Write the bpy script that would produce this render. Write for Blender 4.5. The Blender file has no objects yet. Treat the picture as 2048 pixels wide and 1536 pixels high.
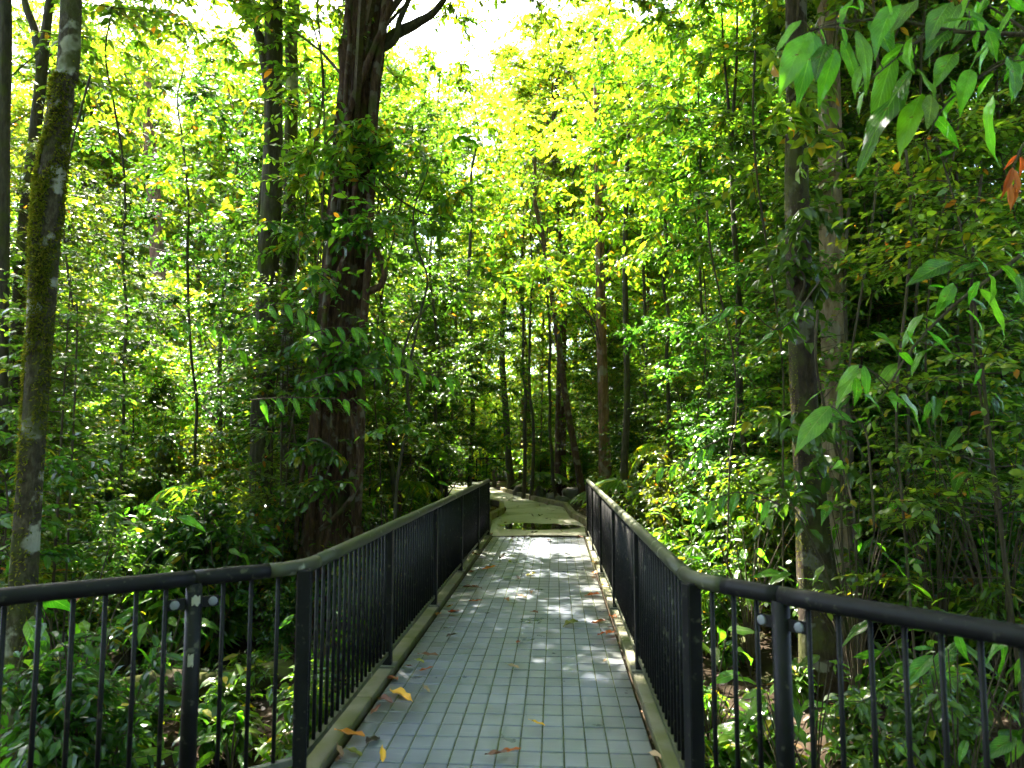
import bpy, math
import numpy as np
from mathutils import Vector, Matrix, Quaternion

# ------------------------------------------------------------------ camera, sky, sun, exposure
scene = bpy.context.scene
COL = scene.collection
FPX = 1440.0                       # focal length in pixels of the 2048 px wide photograph
YAW, PITCH, CAM_H = math.radians(3.40), math.radians(5.16), 1.5
cam_data = bpy.data.cameras.new('camera')
cam_data.sensor_width = 36.0
cam_data.lens = FPX / 2048.0 * 36.0
cam_data.clip_start, cam_data.clip_end = 0.05, 600.0
cam_data.dof.use_dof = True
cam_data.dof.focus_distance = 7.0
cam_data.dof.aperture_fstop = 2.6
cam = bpy.data.objects.new('camera', cam_data)
COL.objects.link(cam)
cam.location = (0, 0, CAM_H)
cam.rotation_euler = (math.pi / 2 + PITCH, 0, YAW)
scene.camera = cam

SUN_AZ, SUN_EL = math.radians(-30.0), math.radians(56.0)      # azimuth from +Y, negative = left
world = bpy.data.worlds.new('World')
scene.world = world
world.use_nodes = True
wn, wl = world.node_tree.nodes, world.node_tree.links
wn.clear()
sky = wn.new('ShaderNodeTexSky')
sky.sky_type = 'NISHITA'
sky.sun_disc = False
sky.sun_elevation = SUN_EL
sky.sun_rotation = SUN_AZ
sky.dust_density = 3.0
sky.air_density = 1.0
bg = wn.new('ShaderNodeBackground')
bg.inputs['Strength'].default_value = 0.11
wo = wn.new('ShaderNodeOutputWorld')
wl.new(sky.outputs[0], bg.inputs[0])
wl.new(bg.outputs[0], wo.inputs[0])

sun_data = bpy.data.lights.new('sun', 'SUN')
sun_data.energy = 5.0
sun_data.angle = math.radians(0.53)
sun_data.color = (1.0, 0.93, 0.78)
sun = bpy.data.objects.new('sun', sun_data)
COL.objects.link(sun)
sdir = Vector((math.sin(SUN_AZ) * math.cos(SUN_EL), math.cos(SUN_AZ) * math.cos(SUN_EL), math.sin(SUN_EL)))
sun.rotation_euler = (-sdir).to_track_quat('-Z', 'Y').to_euler()
sun.location = sdir * 60

vs = scene.view_settings
vs.view_transform = 'Standard'
vs.look = 'None'
vs.exposure = 3.45
vs.gamma = 1.0
vs.use_curve_mapping = False
scene.cycles.max_bounces = 6
scene.cycles.diffuse_bounces = 3
scene.cycles.glossy_bounces = 2
scene.cycles.transmission_bounces = 4
scene.cycles.sample_clamp_indirect = 8.0
scene.cycles.use_denoising = True
scene.cycles.use_adaptive_sampling = True
scene.cycles.adaptive_threshold = 0.03
scene.cycles.adaptive_min_samples = 24

# ------------------------------------------------------------------ helpers
_r = np.array([math.cos(YAW), math.sin(YAW), 0.0])
_f = np.array([-math.sin(YAW) * math.cos(PITCH), math.cos(YAW) * math.cos(PITCH), math.sin(PITCH)])
_u = np.cross(_r, _f)


def at(px, py, y=None, z=None):
    """World point seen at a photograph pixel, at distance y or height z."""
    d = _f + _r * (px - 1024) / FPX - _u * (py - 768) / FPX
    t = y / d[1] if y is not None else (z - CAM_H) / d[2]
    return np.array([0, 0, CAM_H]) + d * t


def to_px(p):
    q = np.asarray(p, float) - np.array([0, 0, CAM_H])
    dz = q @ _f
    return 1024 + FPX * (q @ _r) / dz, 768 - FPX * (q @ _u) / dz


def nrm(a):
    a = np.asarray(a, float)
    return a / np.maximum(np.linalg.norm(a, axis=-1, keepdims=True), 1e-9)


def smooth(a, b, x):
    t = np.clip((np.asarray(x, float) - a) / (b - a), 0, 1)
    return t * t * (3 - 2 * t)


def mesh_np(name, V, faces, mat=None, attrs=None, smooth_shade=False, mat_idx=None):
    """faces: list of int arrays (n,3) or (n,4)."""
    me = bpy.data.meshes.new(name)
    V = np.asarray(V, np.float32)
    faces = [np.asarray(f, np.int32) for f in (faces if isinstance(faces, list) else [faces]) if len(f)]
    loops = np.concatenate([f.ravel() for f in faces])
    tot = np.concatenate([np.full(len(f), f.shape[1], np.int32) for f in faces])
    start = np.concatenate([[0], np.cumsum(tot)[:-1]]).astype(np.int32)
    me.vertices.add(len(V))
    me.vertices.foreach_set('co', V.ravel())
    me.loops.add(len(loops))
    me.loops.foreach_set('vertex_index', loops)
    me.polygons.add(len(tot))
    me.polygons.foreach_set('loop_start', start)
    me.polygons.foreach_set('loop_total', tot)
    me.polygons.foreach_set('use_smooth', np.full(len(tot), bool(smooth_shade)))
    for k, v in (attrs or {}).items():
        at_ = me.attributes.new(k, 'FLOAT', 'POINT')
        at_.data.foreach_set('value', np.asarray(v, np.float32))
    if mat is not None:
        me.materials.append(mat)
    me.update(calc_edges=True)
    me.validate()
    return me


def merge(parts):
    """parts: list of (V, [faces], attrs) -> one."""
    off, Vs, Fs, At = 0, [], [], {}
    keys = set().union(*[set(p[2]) for p in parts])
    for V, F, A in parts:
        Vs.append(V)
        for f in F:
            if len(f):
                Fs.append(np.asarray(f) + off)
        for k in keys:
            At.setdefault(k, []).append(A.get(k, np.zeros(len(V))))
        off += len(V)
    return np.concatenate(Vs), Fs, {k: np.concatenate(v) for k, v in At.items()}


def spline(P, n):
    P = np.asarray(P, float)
    if len(P) < 3:
        t = np.linspace(0, 1, n)[:, None]
        return P[0] * (1 - t) + P[-1] * t
    Q = np.vstack([2 * P[0] - P[1], P, 2 * P[-1] - P[-2]])
    s = np.linspace(0, len(P) - 1 - 1e-6, n)
    i = s.astype(int)
    t = (s - i)[:, None]
    a, b, c, d = Q[i], Q[i + 1], Q[i + 2], Q[i + 3]
    return 0.5 * (2 * b + (c - a) * t + (2 * a - 5 * b + 4 * c - d) * t ** 2 + (3 * b - a - 3 * c + d) * t ** 3)


def tube(path, rad, sides=6, rfun=None, cap=True):
    path = np.asarray(path, float)
    n = len(path)
    rad = np.broadcast_to(np.asarray(rad, float), (n,))
    T = nrm(np.gradient(path, axis=0))
    ref = np.array([1.0, 0, 0]) if abs(T[0][0]) < 0.8 else np.array([0, 1.0, 0])
    A = nrm(ref - T * (T @ ref)[:, None])
    Bn = np.cross(T, A)
    ang = np.linspace(0, 2 * math.pi, sides, endpoint=False)
    R = rad[:, None] * np.ones(sides)
    if rfun is not None:
        R = R * rfun(np.linspace(0, 1, n)[:, None], ang[None, :])
    V = path[:, None, :] + R[:, :, None] * (np.cos(ang)[None, :, None] * A[:, None, :] + np.sin(ang)[None, :, None] * Bn[:, None, :])
    V = V.reshape(-1, 3)
    i = np.arange(n - 1)[:, None] * sides
    j = np.arange(sides)[None, :]
    k = (j + 1) % sides
    F = np.stack([i + j, i + k, i + sides + k, i + sides + j], -1).reshape(-1, 4)
    Fs = [F]
    if cap:
        V = np.vstack([V, path[0], path[-1]])
        c0, c1 = n * sides, n * sides + 1
        j1 = np.arange(sides)
        k1 = (j1 + 1) % sides
        Fs.append(np.stack([k1, j1, np.full(sides, c0)], -1))
        Fs.append(np.stack([(n - 1) * sides + j1, (n - 1) * sides + k1, np.full(sides, c1)], -1))
    return V, Fs, {'lv': np.full(len(V), 0.5)}


def box(c, s, rot=0.0):
    """Bevelled-looking box: centre c, size s."""
    x, y, z = np.array(s) / 2.0
    b = min(x, y, z) * 0.18
    V, F = [], []
    for sx in (-1, 1):
        for sy in (-1, 1):
            for sz in (-1, 1):
                V += [(sx * x, sy * (y - b), sz * (z - b)), (sx * (x - b), sy * y, sz * (z - b)), (sx * (x - b), sy * (y - b), sz * z)]
    V = np.array(V)
    import itertools
    idx = lambda sx, sy, sz, a: ((sx > 0) * 4 + (sy > 0) * 2 + (sz > 0)) * 3 + a
    Q, T = [], []
    for s1 in (-1, 1):
        Q.append([idx(s1, a, b_, 0) for a, b_ in ((-1, -1), (1, -1), (1, 1), (-1, 1))])
        Q.append([idx(a, s1, b_, 1) for a, b_ in ((-1, -1), (1, -1), (1, 1), (-1, 1))])
        Q.append([idx(a, b_, s1, 2) for a, b_ in ((-1, -1), (1, -1), (1, 1), (-1, 1))])
        for s2 in (-1, 1):
            Q.append([idx(s1, s2, -1, 0), idx(s1, s2, 1, 0), idx(s1, s2, 1, 1), idx(s1, s2, -1, 1)])
            Q.append([idx(s1, -1, s2, 0), idx(s1, 1, s2, 0), idx(s1, 1, s2, 2), idx(s1, -1, s2, 2)])
            Q.append([idx(-1, s1, s2, 1), idx(1, s1, s2, 1), idx(1, s1, s2, 2), idx(-1, s1, s2, 2)])
    for sx, sy, sz in itertools.product((-1, 1), repeat=3):
        T.append([idx(sx, sy, sz, a) for a in range(3)])
    cr, sr = math.cos(rot), math.sin(rot)
    V = V @ np.array([[cr, sr, 0], [-sr, cr, 0], [0, 0, 1]])
    Q = np.array(Q)
    T = np.array(T)

    def fix(Fa):
        out = []
        for f in Fa:
            p = V[f]
            n = np.cross(p[1] - p[0], p[2] - p[0])
            out.append(f if n @ p.mean(0) > 0 else f[::-1])
        return np.array(out)
    return V + np.array(c), [fix(Q), fix(T)], {}


def leaves(B, D, N, L, W, rng, kind='kite', curl=0.25, fold=0.18):
    """Arrays of leaves: base B, direction D, face normal N."""
    n = len(B)
    D = nrm(D)
    N = nrm(N - D * np.sum(N * D, -1, keepdims=True))
    S = np.cross(D, N)
    L = np.broadcast_to(L, (n,))[:, None]
    W = np.broadcast_to(W, (n,))[:, None]
    lv = rng.random(n)
    if kind == 'kite':
        V = np.stack([B, B + D * L * .42 + S * W * .5 + N * W * fold, B + D * L - N * L * curl, B + D * L * .42 - S * W * .5 + N * W * fold], 1)
        i = np.arange(n)[:, None] * 4
        F = [np.concatenate([i + [0, 2, 1], i + [0, 3, 2]], 0)]
        return V.reshape(-1, 3), F, {'lv': np.repeat(lv, 4)}
    if kind == 'oval':
        a = B + D * L * .26 + N * W * fold * .3
        c = B + D * L * .66 - N * L * curl * .35 + N * W * fold * .3
        V = np.stack([B, a - S * W * .47, a + S * W * .47, c - S * W * .42, c + S * W * .42, B + D * L * .98 - N * L * curl], 1).reshape(-1, 3)
        i = np.arange(n)[:, None] * 6
        return V, [np.concatenate([i + [0, 2, 1], i + [3, 4, 5]], 0), i + [1, 2, 4, 3]], {'lv': np.repeat(lv, 6)}
    ts, ws = (.28, .68), (.92, .80)
    rows = [B]
    for t, w in zip(ts, ws):
        m = B + D * L * t - N * L * curl * t * t
        rows += [m - S * W * .5 * w + N * W * fold, m, m + S * W * .5 * w + N * W * fold]
    rows.append(B + D * L * (1 - curl * .2) - N * L * curl)
    V = np.stack(rows, 1).reshape(-1, 3)
    i = np.arange(n)[:, None] * 8
    F3 = np.concatenate([i + [0, 2, 1], i + [0, 3, 2], i + [4, 5, 7], i + [5, 6, 7]], 0)
    F4 = np.concatenate([i + [1, 2, 5, 4], i + [2, 3, 6, 5]], 0)
    return V, [F3, F4], {'lv': np.repeat(lv, 8)}


def new(name, me, parent=None, **props):
    o = bpy.data.objects.new(name, me)
    COL.objects.link(o)
    o.parent = parent
    for k, v in props.items():
        o[k] = v
    return o


def thing(name, label, cat, loc=(0, 0, 0), rz=0.0, scale=1.0, group=None):
    o = bpy.data.objects.new(name, None)
    o.empty_display_size = 0.2
    COL.objects.link(o)
    o.location = loc
    o.rotation_euler = (0, 0, rz)
    o.scale = (scale,) * 3 if np.isscalar(scale) else scale
    o['label'], o['category'] = label, cat
    if group:
        o['group'] = group
    return o


# ------------------------------------------------------------------ materials
def mat_new(name):
    m = bpy.data.materials.new(name)
    m.use_nodes = True
    nt = m.node_tree
    nt.nodes.clear()
    out = nt.nodes.new('ShaderNodeOutputMaterial')
    return m, nt.nodes, nt.links, out


def ramp(nodes, stops):
    r = nodes.new('ShaderNodeValToRGB')
    e = r.color_ramp.elements
    while len(e) < len(stops):
        e.new(0.5)
    for el, (p, c) in zip(e, stops):
        el.position = p
        el.color = (*c, 1)
    return r


def leaf_mat(name, cols, trans, rough=0.32, tf=0.45, spec=0.5, veins=False):
    """cols: ramp stops for the upper face; trans: multiplier that turns it into the light passing through."""
    m, nd, ln, out = mat_new(name)
    a = nd.new('ShaderNodeAttribute')
    a.attribute_name = 'lv'
    oi = nd.new('ShaderNodeObjectInfo')
    r = ramp(nd, cols)
    ln.new(a.outputs['Fac'], r.inputs[0])
    hs = nd.new('ShaderNodeHueSaturation')
    mr = nd.new('ShaderNodeMapRange')
    mr.inputs[3].default_value, mr.inputs[4].default_value = 0.60, 1.35
    ln.new(oi.outputs['Random'], mr.inputs[0])
    ln.new(mr.outputs[0], hs.inputs['Value'])
    mr2 = nd.new('ShaderNodeMapRange')
    mr2.inputs[3].default_value, mr2.inputs[4].default_value = 0.477, 0.513
    ml = nd.new('ShaderNodeMath')
    ml.operation = 'FRACT'
    mm = nd.new('ShaderNodeMath')
    mm.operation = 'MULTIPLY'
    mm.inputs[1].default_value = 7.31
    ln.new(oi.outputs['Random'], mm.inputs[0])
    ln.new(mm.outputs[0], ml.inputs[0])
    ln.new(ml.outputs[0], mr2.inputs[0])
    ln.new(mr2.outputs[0], hs.inputs['Hue'])
    ln.new(r.outputs[0], hs.inputs['Color'])
    colour = hs.outputs[0]
    p = nd.new('ShaderNodeBsdfPrincipled')
    if veins:
        ac = nd.new('ShaderNodeAttribute'); ac.attribute_name = 'across'
        al = nd.new('ShaderNodeAttribute'); al.attribute_name = 'along'
        ab = nd.new('ShaderNodeMath'); ab.operation = 'ABSOLUTE'
        ln.new(ac.outputs['Fac'], ab.inputs[0])
        x = nd.new('ShaderNodeMath'); x.operation = 'MULTIPLY_ADD'      # along*11 - |across|*3.2
        x.inputs[1].default_value = 11.0
        y_ = nd.new('ShaderNodeMath'); y_.operation = 'MULTIPLY'; y_.inputs[1].default_value = -3.2
        ln.new(ab.outputs[0], y_.inputs[0])
        ln.new(al.outputs['Fac'], x.inputs[0]); ln.new(y_.outputs[0], x.inputs[2])
        pp = nd.new('ShaderNodeMath'); pp.operation = 'PINGPONG'; pp.inputs[1].default_value = 0.5
        ln.new(x.outputs[0], pp.inputs[0])
        mr3 = nd.new('ShaderNodeMapRange')
        mr3.inputs[1].default_value, mr3.inputs[2].default_value = 0.0, 0.09
        mr3.inputs[3].default_value, mr3.inputs[4].default_value = 1.0, 0.0
        ln.new(pp.outputs[0], mr3.inputs[0])
        mr4 = nd.new('ShaderNodeMapRange')
        mr4.inputs[1].default_value, mr4.inputs[2].default_value = 0.0, 0.07
        mr4.inputs[3].default_value, mr4.inputs[4].default_value = 1.6, 0.0
        ln.new(ab.outputs[0], mr4.inputs[0])
        mx = nd.new('ShaderNodeMath'); mx.operation = 'MAXIMUM'
        ln.new(mr3.outputs[0], mx.inputs[0]); ln.new(mr4.outputs[0], mx.inputs[1])
        mix = nd.new('ShaderNodeMix'); mix.data_type = 'RGBA'; mix.clamp_factor = True
        f_ = nd.new('ShaderNodeMath'); f_.operation = 'MULTIPLY'; f_.inputs[1].default_value = 0.6
        ln.new(mx.outputs[0], f_.inputs[0]); ln.new(f_.outputs[0], mix.inputs[0])
        ln.new(colour, mix.inputs[6]); mix.inputs[7].default_value = (0.17, 0.26, 0.07, 1)
        colour = mix.outputs[2]
        tcb = nd.new('ShaderNodeTexCoord')
        nb = nd.new('ShaderNodeTexNoise'); nb.inputs['Scale'].default_value = 3.2; nb.inputs['Detail'].default_value = 5
        ln.new(tcb.outputs['Object'], nb.inputs['Vector'])
        hv = nd.new('ShaderNodeHueSaturation')
        mrb = nd.new('ShaderNodeMapRange'); mrb.inputs[1].default_value, mrb.inputs[2].default_value = .3, .7
        mrb.inputs[3].default_value, mrb.inputs[4].default_value = .62, 1.35
        ln.new(nb.outputs[0], mrb.inputs[0]); ln.new(mrb.outputs[0], hv.inputs['Value']); ln.new(colour, hv.inputs['Color'])
        ns = nd.new('ShaderNodeTexNoise'); ns.inputs['Scale'].default_value = 14
        ln.new(tcb.outputs['Object'], ns.inputs['Vector'])
        mrs = nd.new('ShaderNodeMapRange'); mrs.inputs[1].default_value, mrs.inputs[2].default_value = .70, .74
        ln.new(ns.outputs[0], mrs.inputs[0])
        mxs = nd.new('ShaderNodeMix'); mxs.data_type = 'RGBA'
        ln.new(mrs.outputs[0], mxs.inputs[0]); ln.new(hv.outputs[0], mxs.inputs[6]); mxs.inputs[7].default_value = (.09, .06, .02, 1)
        colour = mxs.outputs[2]
        tco = nd.new('ShaderNodeTexCoord'); nz = nd.new('ShaderNodeTexNoise'); nz.inputs['Scale'].default_value = 9; nz.inputs['Detail'].default_value = 3; ln.new(tco.outputs['Object'], nz.inputs['Vector'])
        ad = nd.new('ShaderNodeMath'); ad.operation = 'MULTIPLY_ADD'; ad.inputs[1].default_value = -0.5
        ln.new(mx.outputs[0], ad.inputs[0]); ln.new(nz.outputs[0], ad.inputs[2])
        bm = nd.new('ShaderNodeBump'); bm.inputs['Strength'].default_value = 0.6; bm.inputs['Distance'].default_value = 0.012
        ln.new(ad.outputs[0], bm.inputs['Height']); ln.new(bm.outputs[0], p.inputs['Normal'])
    p.inputs['Roughness'].default_value = rough
    p.inputs['Specular IOR Level'].default_value = spec
    ln.new(colour, p.inputs['Base Color'])
    vm = nd.new('ShaderNodeVectorMath')
    vm.operation = 'MULTIPLY'
    vm.inputs[1].default_value = trans
    ln.new(colour, vm.inputs[0])
    t = nd.new('ShaderNodeBsdfTranslucent')
    ln.new(vm.outputs[0], t.inputs['Color'])
    ms = nd.new('ShaderNodeMixShader')
    ms.inputs[0].default_value = tf
    ln.new(p.outputs[0], ms.inputs[1])
    ln.new(t.outputs[0], ms.inputs[2])
    ln.new(ms.outputs[0], out.inputs[0])
    return m


G1, G2, G3 = (0.022, 0.066, 0.012), (0.042, 0.105, 0.016), (0.075, 0.130, 0.016)
YL, BR = (0.16, 0.15, 0.015), (0.20, 0.085, 0.02)
M = {}
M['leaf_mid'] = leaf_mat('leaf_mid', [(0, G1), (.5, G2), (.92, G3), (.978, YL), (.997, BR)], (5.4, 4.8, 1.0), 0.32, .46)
M['leaf_sun'] = leaf_mat('leaf_sun', [(0, G1), (.4, G2), (.85, G3), (.97, YL), (.996, BR)], (7.0, 5.9, 1.2), 0.36, .56)  # leaf_mid greens with stronger, yellower transmission: sunlit glow put into the colour
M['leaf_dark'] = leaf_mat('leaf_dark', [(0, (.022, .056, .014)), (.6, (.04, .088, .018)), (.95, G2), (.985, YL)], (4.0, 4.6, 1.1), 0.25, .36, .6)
M['leaf_big'] = leaf_mat('leaf_big', [(0, (.034, .10, .015)), (.7, (.055, .14, .018)), (1, (.085, .16, .018))], (3.6, 5.6, .8), 0.20, .47, .55, True)
M['leaf_bright'] = leaf_mat('leaf_bright', [(0, (.06, .15, .018)), (1, (.11, .19, .02))], (4.6, 4.4, 1.2), 0.36, .5, .5, True)
M['leaf_olive'] = leaf_mat('leaf_olive', [(0, (.024, .060, .012)), (.5, (.048, .095, .016)), (.93, (.085, .13, .02)), (.978, YL), (.997, BR)], (5.6, 4.8, 1.0), 0.36, .48)
M['moss'] = leaf_mat('moss', [(0, (.05, .068, .010)), (.6, (.10, .118, .016)), (1, (.15, .14, .025))], (3.0, 2.6, 1.0), 0.9, .35, .1)
M['litter'] = leaf_mat('litter', [(0, (.02, .011, .007)), (.4, (.05, .028, .015)), (.8, (.10, .056, .028)), (.96, (.19, .10, .045)), (1, (.26, .10, .02))], (1.6, 1.3, 1.0), 0.5, .2, .35)


def bark_mat(name, c1, c2, c3, scale=6.0, stretch=5.0, moss=0.0, patches=0.0, bump=0.6):
    m, nd, ln, out = mat_new(name)
    tc = nd.new('ShaderNodeTexCoord')
    mp = nd.new('ShaderNodeMapping')
    mp.inputs['Scale'].default_value = (scale, scale, scale / stretch)
    ln.new(tc.outputs['Object'], mp.inputs[0])
    n1 = nd.new('ShaderNodeTexNoise')
    n1.inputs['Scale'].default_value = 4.0
    n1.inputs['Detail'].default_value = 8
    n1.inputs['Roughness'].default_value = 0.65
    ln.new(mp.outputs[0], n1.inputs['Vector'])
    r = ramp(nd, [(.28, c1), (.5, c2), (.75, c3)])
    ln.new(n1.outputs[0], r.inputs[0])
    col = r.outputs[0]

    def patch(sc, lo, hi, colour, amount):
        nonlocal col
        n2 = nd.new('ShaderNodeTexNoise')
        n2.inputs['Scale'].default_value = sc
        n2.inputs['Detail'].default_value = 5
        ln.new(tc.outputs['Object'], n2.inputs['Vector'])
        mr = nd.new('ShaderNodeMapRange')
        mr.inputs[1].default_value, mr.inputs[2].default_value = lo, hi
        mr.inputs[4].default_value = amount
        ln.new(n2.outputs[0], mr.inputs[0])
        mx = nd.new('ShaderNodeMix')
        mx.data_type = 'RGBA'
        ln.new(mr.outputs[0], mx.inputs[0])
        ln.new(col, mx.inputs[6])
        mx.inputs[7].default_value = (*colour, 1)
        col = mx.outputs[2]
    if patches:
        patch(4.6, .56, .61, (.36, .35, .30), patches)
    if moss:
        patch(3.2, .62 - .25 * moss, .72 - .2 * moss, (.055, .062, .012), .9)
    p = nd.new('ShaderNodeBsdfPrincipled')
    p.inputs['Roughness'].default_value = 0.85
    p.inputs['Specular IOR Level'].default_value = 0.25
    ln.new(col, p.inputs['Base Color'])
    b = nd.new('ShaderNodeBump')
    b.inputs['Strength'].default_value = bump
    b.inputs['Distance'].default_value = 0.03
    ln.new(n1.outputs[0], b.inputs['Height'])
    ln.new(b.outputs[0], p.inputs['Normal'])
    ln.new(p.outputs[0], out.inputs[0])
    return m


M['bark_brown'] = bark_mat('bark_brown', (.024, .011, .007), (.066, .035, .022), (.15, .085, .052), 9, 4.5, .22, .25, 1.0)
M['bark_moss'] = bark_mat('bark_moss', (.012, .008, .005), (.034, .023, .013), (.072, .052, .03), 8, 3, .62, .35, 1.0)
M['bark_grey'] = bark_mat('bark_grey', (.014, .011, .007), (.05, .04, .024), (.13, .11, .075), 9, 2.0, .6, .9, 1.0)
M['bark_red'] = bark_mat('bark_red', (.06, .03, .018), (.15, .075, .045), (.28, .17, .10), 5, 5, .25, .3)
M['bark_pale'] = bark_mat('bark_pale', (.12, .075, .042), (.25, .18, .11), (.38, .30, .20), 6, 4, .2, .3)
M['bark_dark'] = bark_mat('bark_dark', (.022, .018, .012), (.05, .042, .028), (.10, .085, .06), 7, 4, .4)
M['twig'] = bark_mat('twig', (.03, .022, .014), (.065, .048, .03), (.12, .10, .06), 12, 6, .3)


def plain_mat(name, col, rough=.5, spec=.5, var=None, vscale=8, bump=0.0, metallic=0.0, patch=None):
    m, nd, ln, out = mat_new(name)
    p = nd.new('ShaderNodeBsdfPrincipled')
    p.inputs['Roughness'].default_value = rough
    p.inputs['Specular IOR Level'].default_value = spec
    p.inputs['Metallic'].default_value = metallic
    p.inputs['Base Color'].default_value = (*col, 1)
    tc = nd.new('ShaderNodeTexCoord')
    n = nd.new('ShaderNodeTexNoise')
    n.inputs['Scale'].default_value = vscale
    n.inputs['Detail'].default_value = 7
    n.inputs['Roughness'].default_value = 0.6
    geo = nd.new('ShaderNodeNewGeometry')
    ln.new(geo.outputs['Position'], n.inputs['Vector'])
    if var:
        r = ramp(nd, [(.3, col), (.7, var)])
        ln.new(n.outputs[0], r.inputs[0])
        c = r.outputs[0]
        if patch:
            n2 = nd.new('ShaderNodeTexNoise')
            n2.inputs['Scale'].default_value = patch[1]
            n2.inputs['Detail'].default_value = 6
            ln.new(geo.outputs['Position'], n2.inputs['Vector'])
            mr = nd.new('ShaderNodeMapRange')
            mr.inputs[1].default_value, mr.inputs[2].default_value = patch[2], patch[3]
            ln.new(n2.outputs[0], mr.inputs[0])
            mx = nd.new('ShaderNodeMix')
            mx.data_type = 'RGBA'
            ln.new(mr.outputs[0], mx.inputs[0])
            ln.new(c, mx.inputs[6])
            mx.inputs[7].default_value = (*patch[0], 1)
            c = mx.outputs[2]
        ln.new(c, p.inputs['Base Color'])
        mr = nd.new('ShaderNodeMapRange')
        mr.inputs[3].default_value, mr.inputs[4].default_value = rough - .1, min(1, rough + .15)
        ln.new(n.outputs[0], mr.inputs[0])
        ln.new(mr.outputs[0], p.inputs['Roughness'])
    if bump:
        b = nd.new('ShaderNodeBump')
        b.inputs['Strength'].default_value = bump
        b.inputs['Distance'].default_value = 0.01
        ln.new(n.outputs[0], b.inputs['Height'])
        ln.new(b.outputs[0], p.inputs['Normal'])
    ln.new(p.outputs[0], out.inputs[0])
    return m


M['black_paint'] = plain_mat('black_paint', (.0045, .0045, .005), .48, .16, (.009, .009, .010), 14, .08, patch=((.05, .052, .036), 26, .61, .71))
M['mossy_rail'] = plain_mat('mossy_rail', (.018, .020, .011), .5, .35, (.055, .062, .026), 9, .2, patch=((.24, .24, .18), 14, .62, .72))
M['old_metal'] = plain_mat('old_metal', (.05, .05, .045), .45, .5, (.10, .10, .08), 16, .1)
M['cap'] = plain_mat('cap', (.13, .14, .16), .4, .4, (.18, .19, .21), 40)
M['paper'] = plain_mat('paper', (.26, .25, .20), .8, .2, (.34, .33, .26), 60)
M['kerb'] = plain_mat('kerb', (.075, .072, .042), .6, .4, (.16, .148, .095), 5, .25, patch=((.075, .08, .022), 3.4, .44, .58))
M['joint'] = plain_mat('joint', (.014, .016, .010), .9, .1, (.035, .04, .022), 6, .3)
M['fascia'] = plain_mat('fascia', (.05, .045, .035), .7, .3, (.09, .08, .06), 5, .3)
M['path'] = plain_mat('path', (.25, .235, .19), .6, .4, (.37, .345, .28), 2.2, .3, patch=((.13, .14, .07), 1.1, .50, .66))
M['timber'] = plain_mat('timber', (.12, .095, .06), .75, .3, (.24, .205, .14), 9, .4, patch=((.10, .105, .03), 2.5, .52, .62))
M['rock'] = plain_mat('rock', (.05, .046, .04), .75, .35, (.16, .15, .13), 4, .7, patch=((.045, .055, .018), 3, .48, .60))
M['ground'] = plain_mat('ground', (.014, .010, .006), .9, .1, (.042, .028, .017), 7, .8, patch=((.05, .06, .02), 1.2, .56, .66))
M['log'] = plain_mat('log', (.025, .018, .011), .85, .2, (.06, .045, .028), 6, .8, patch=((.07, .075, .016), 2.4, .47, .58))


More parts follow.
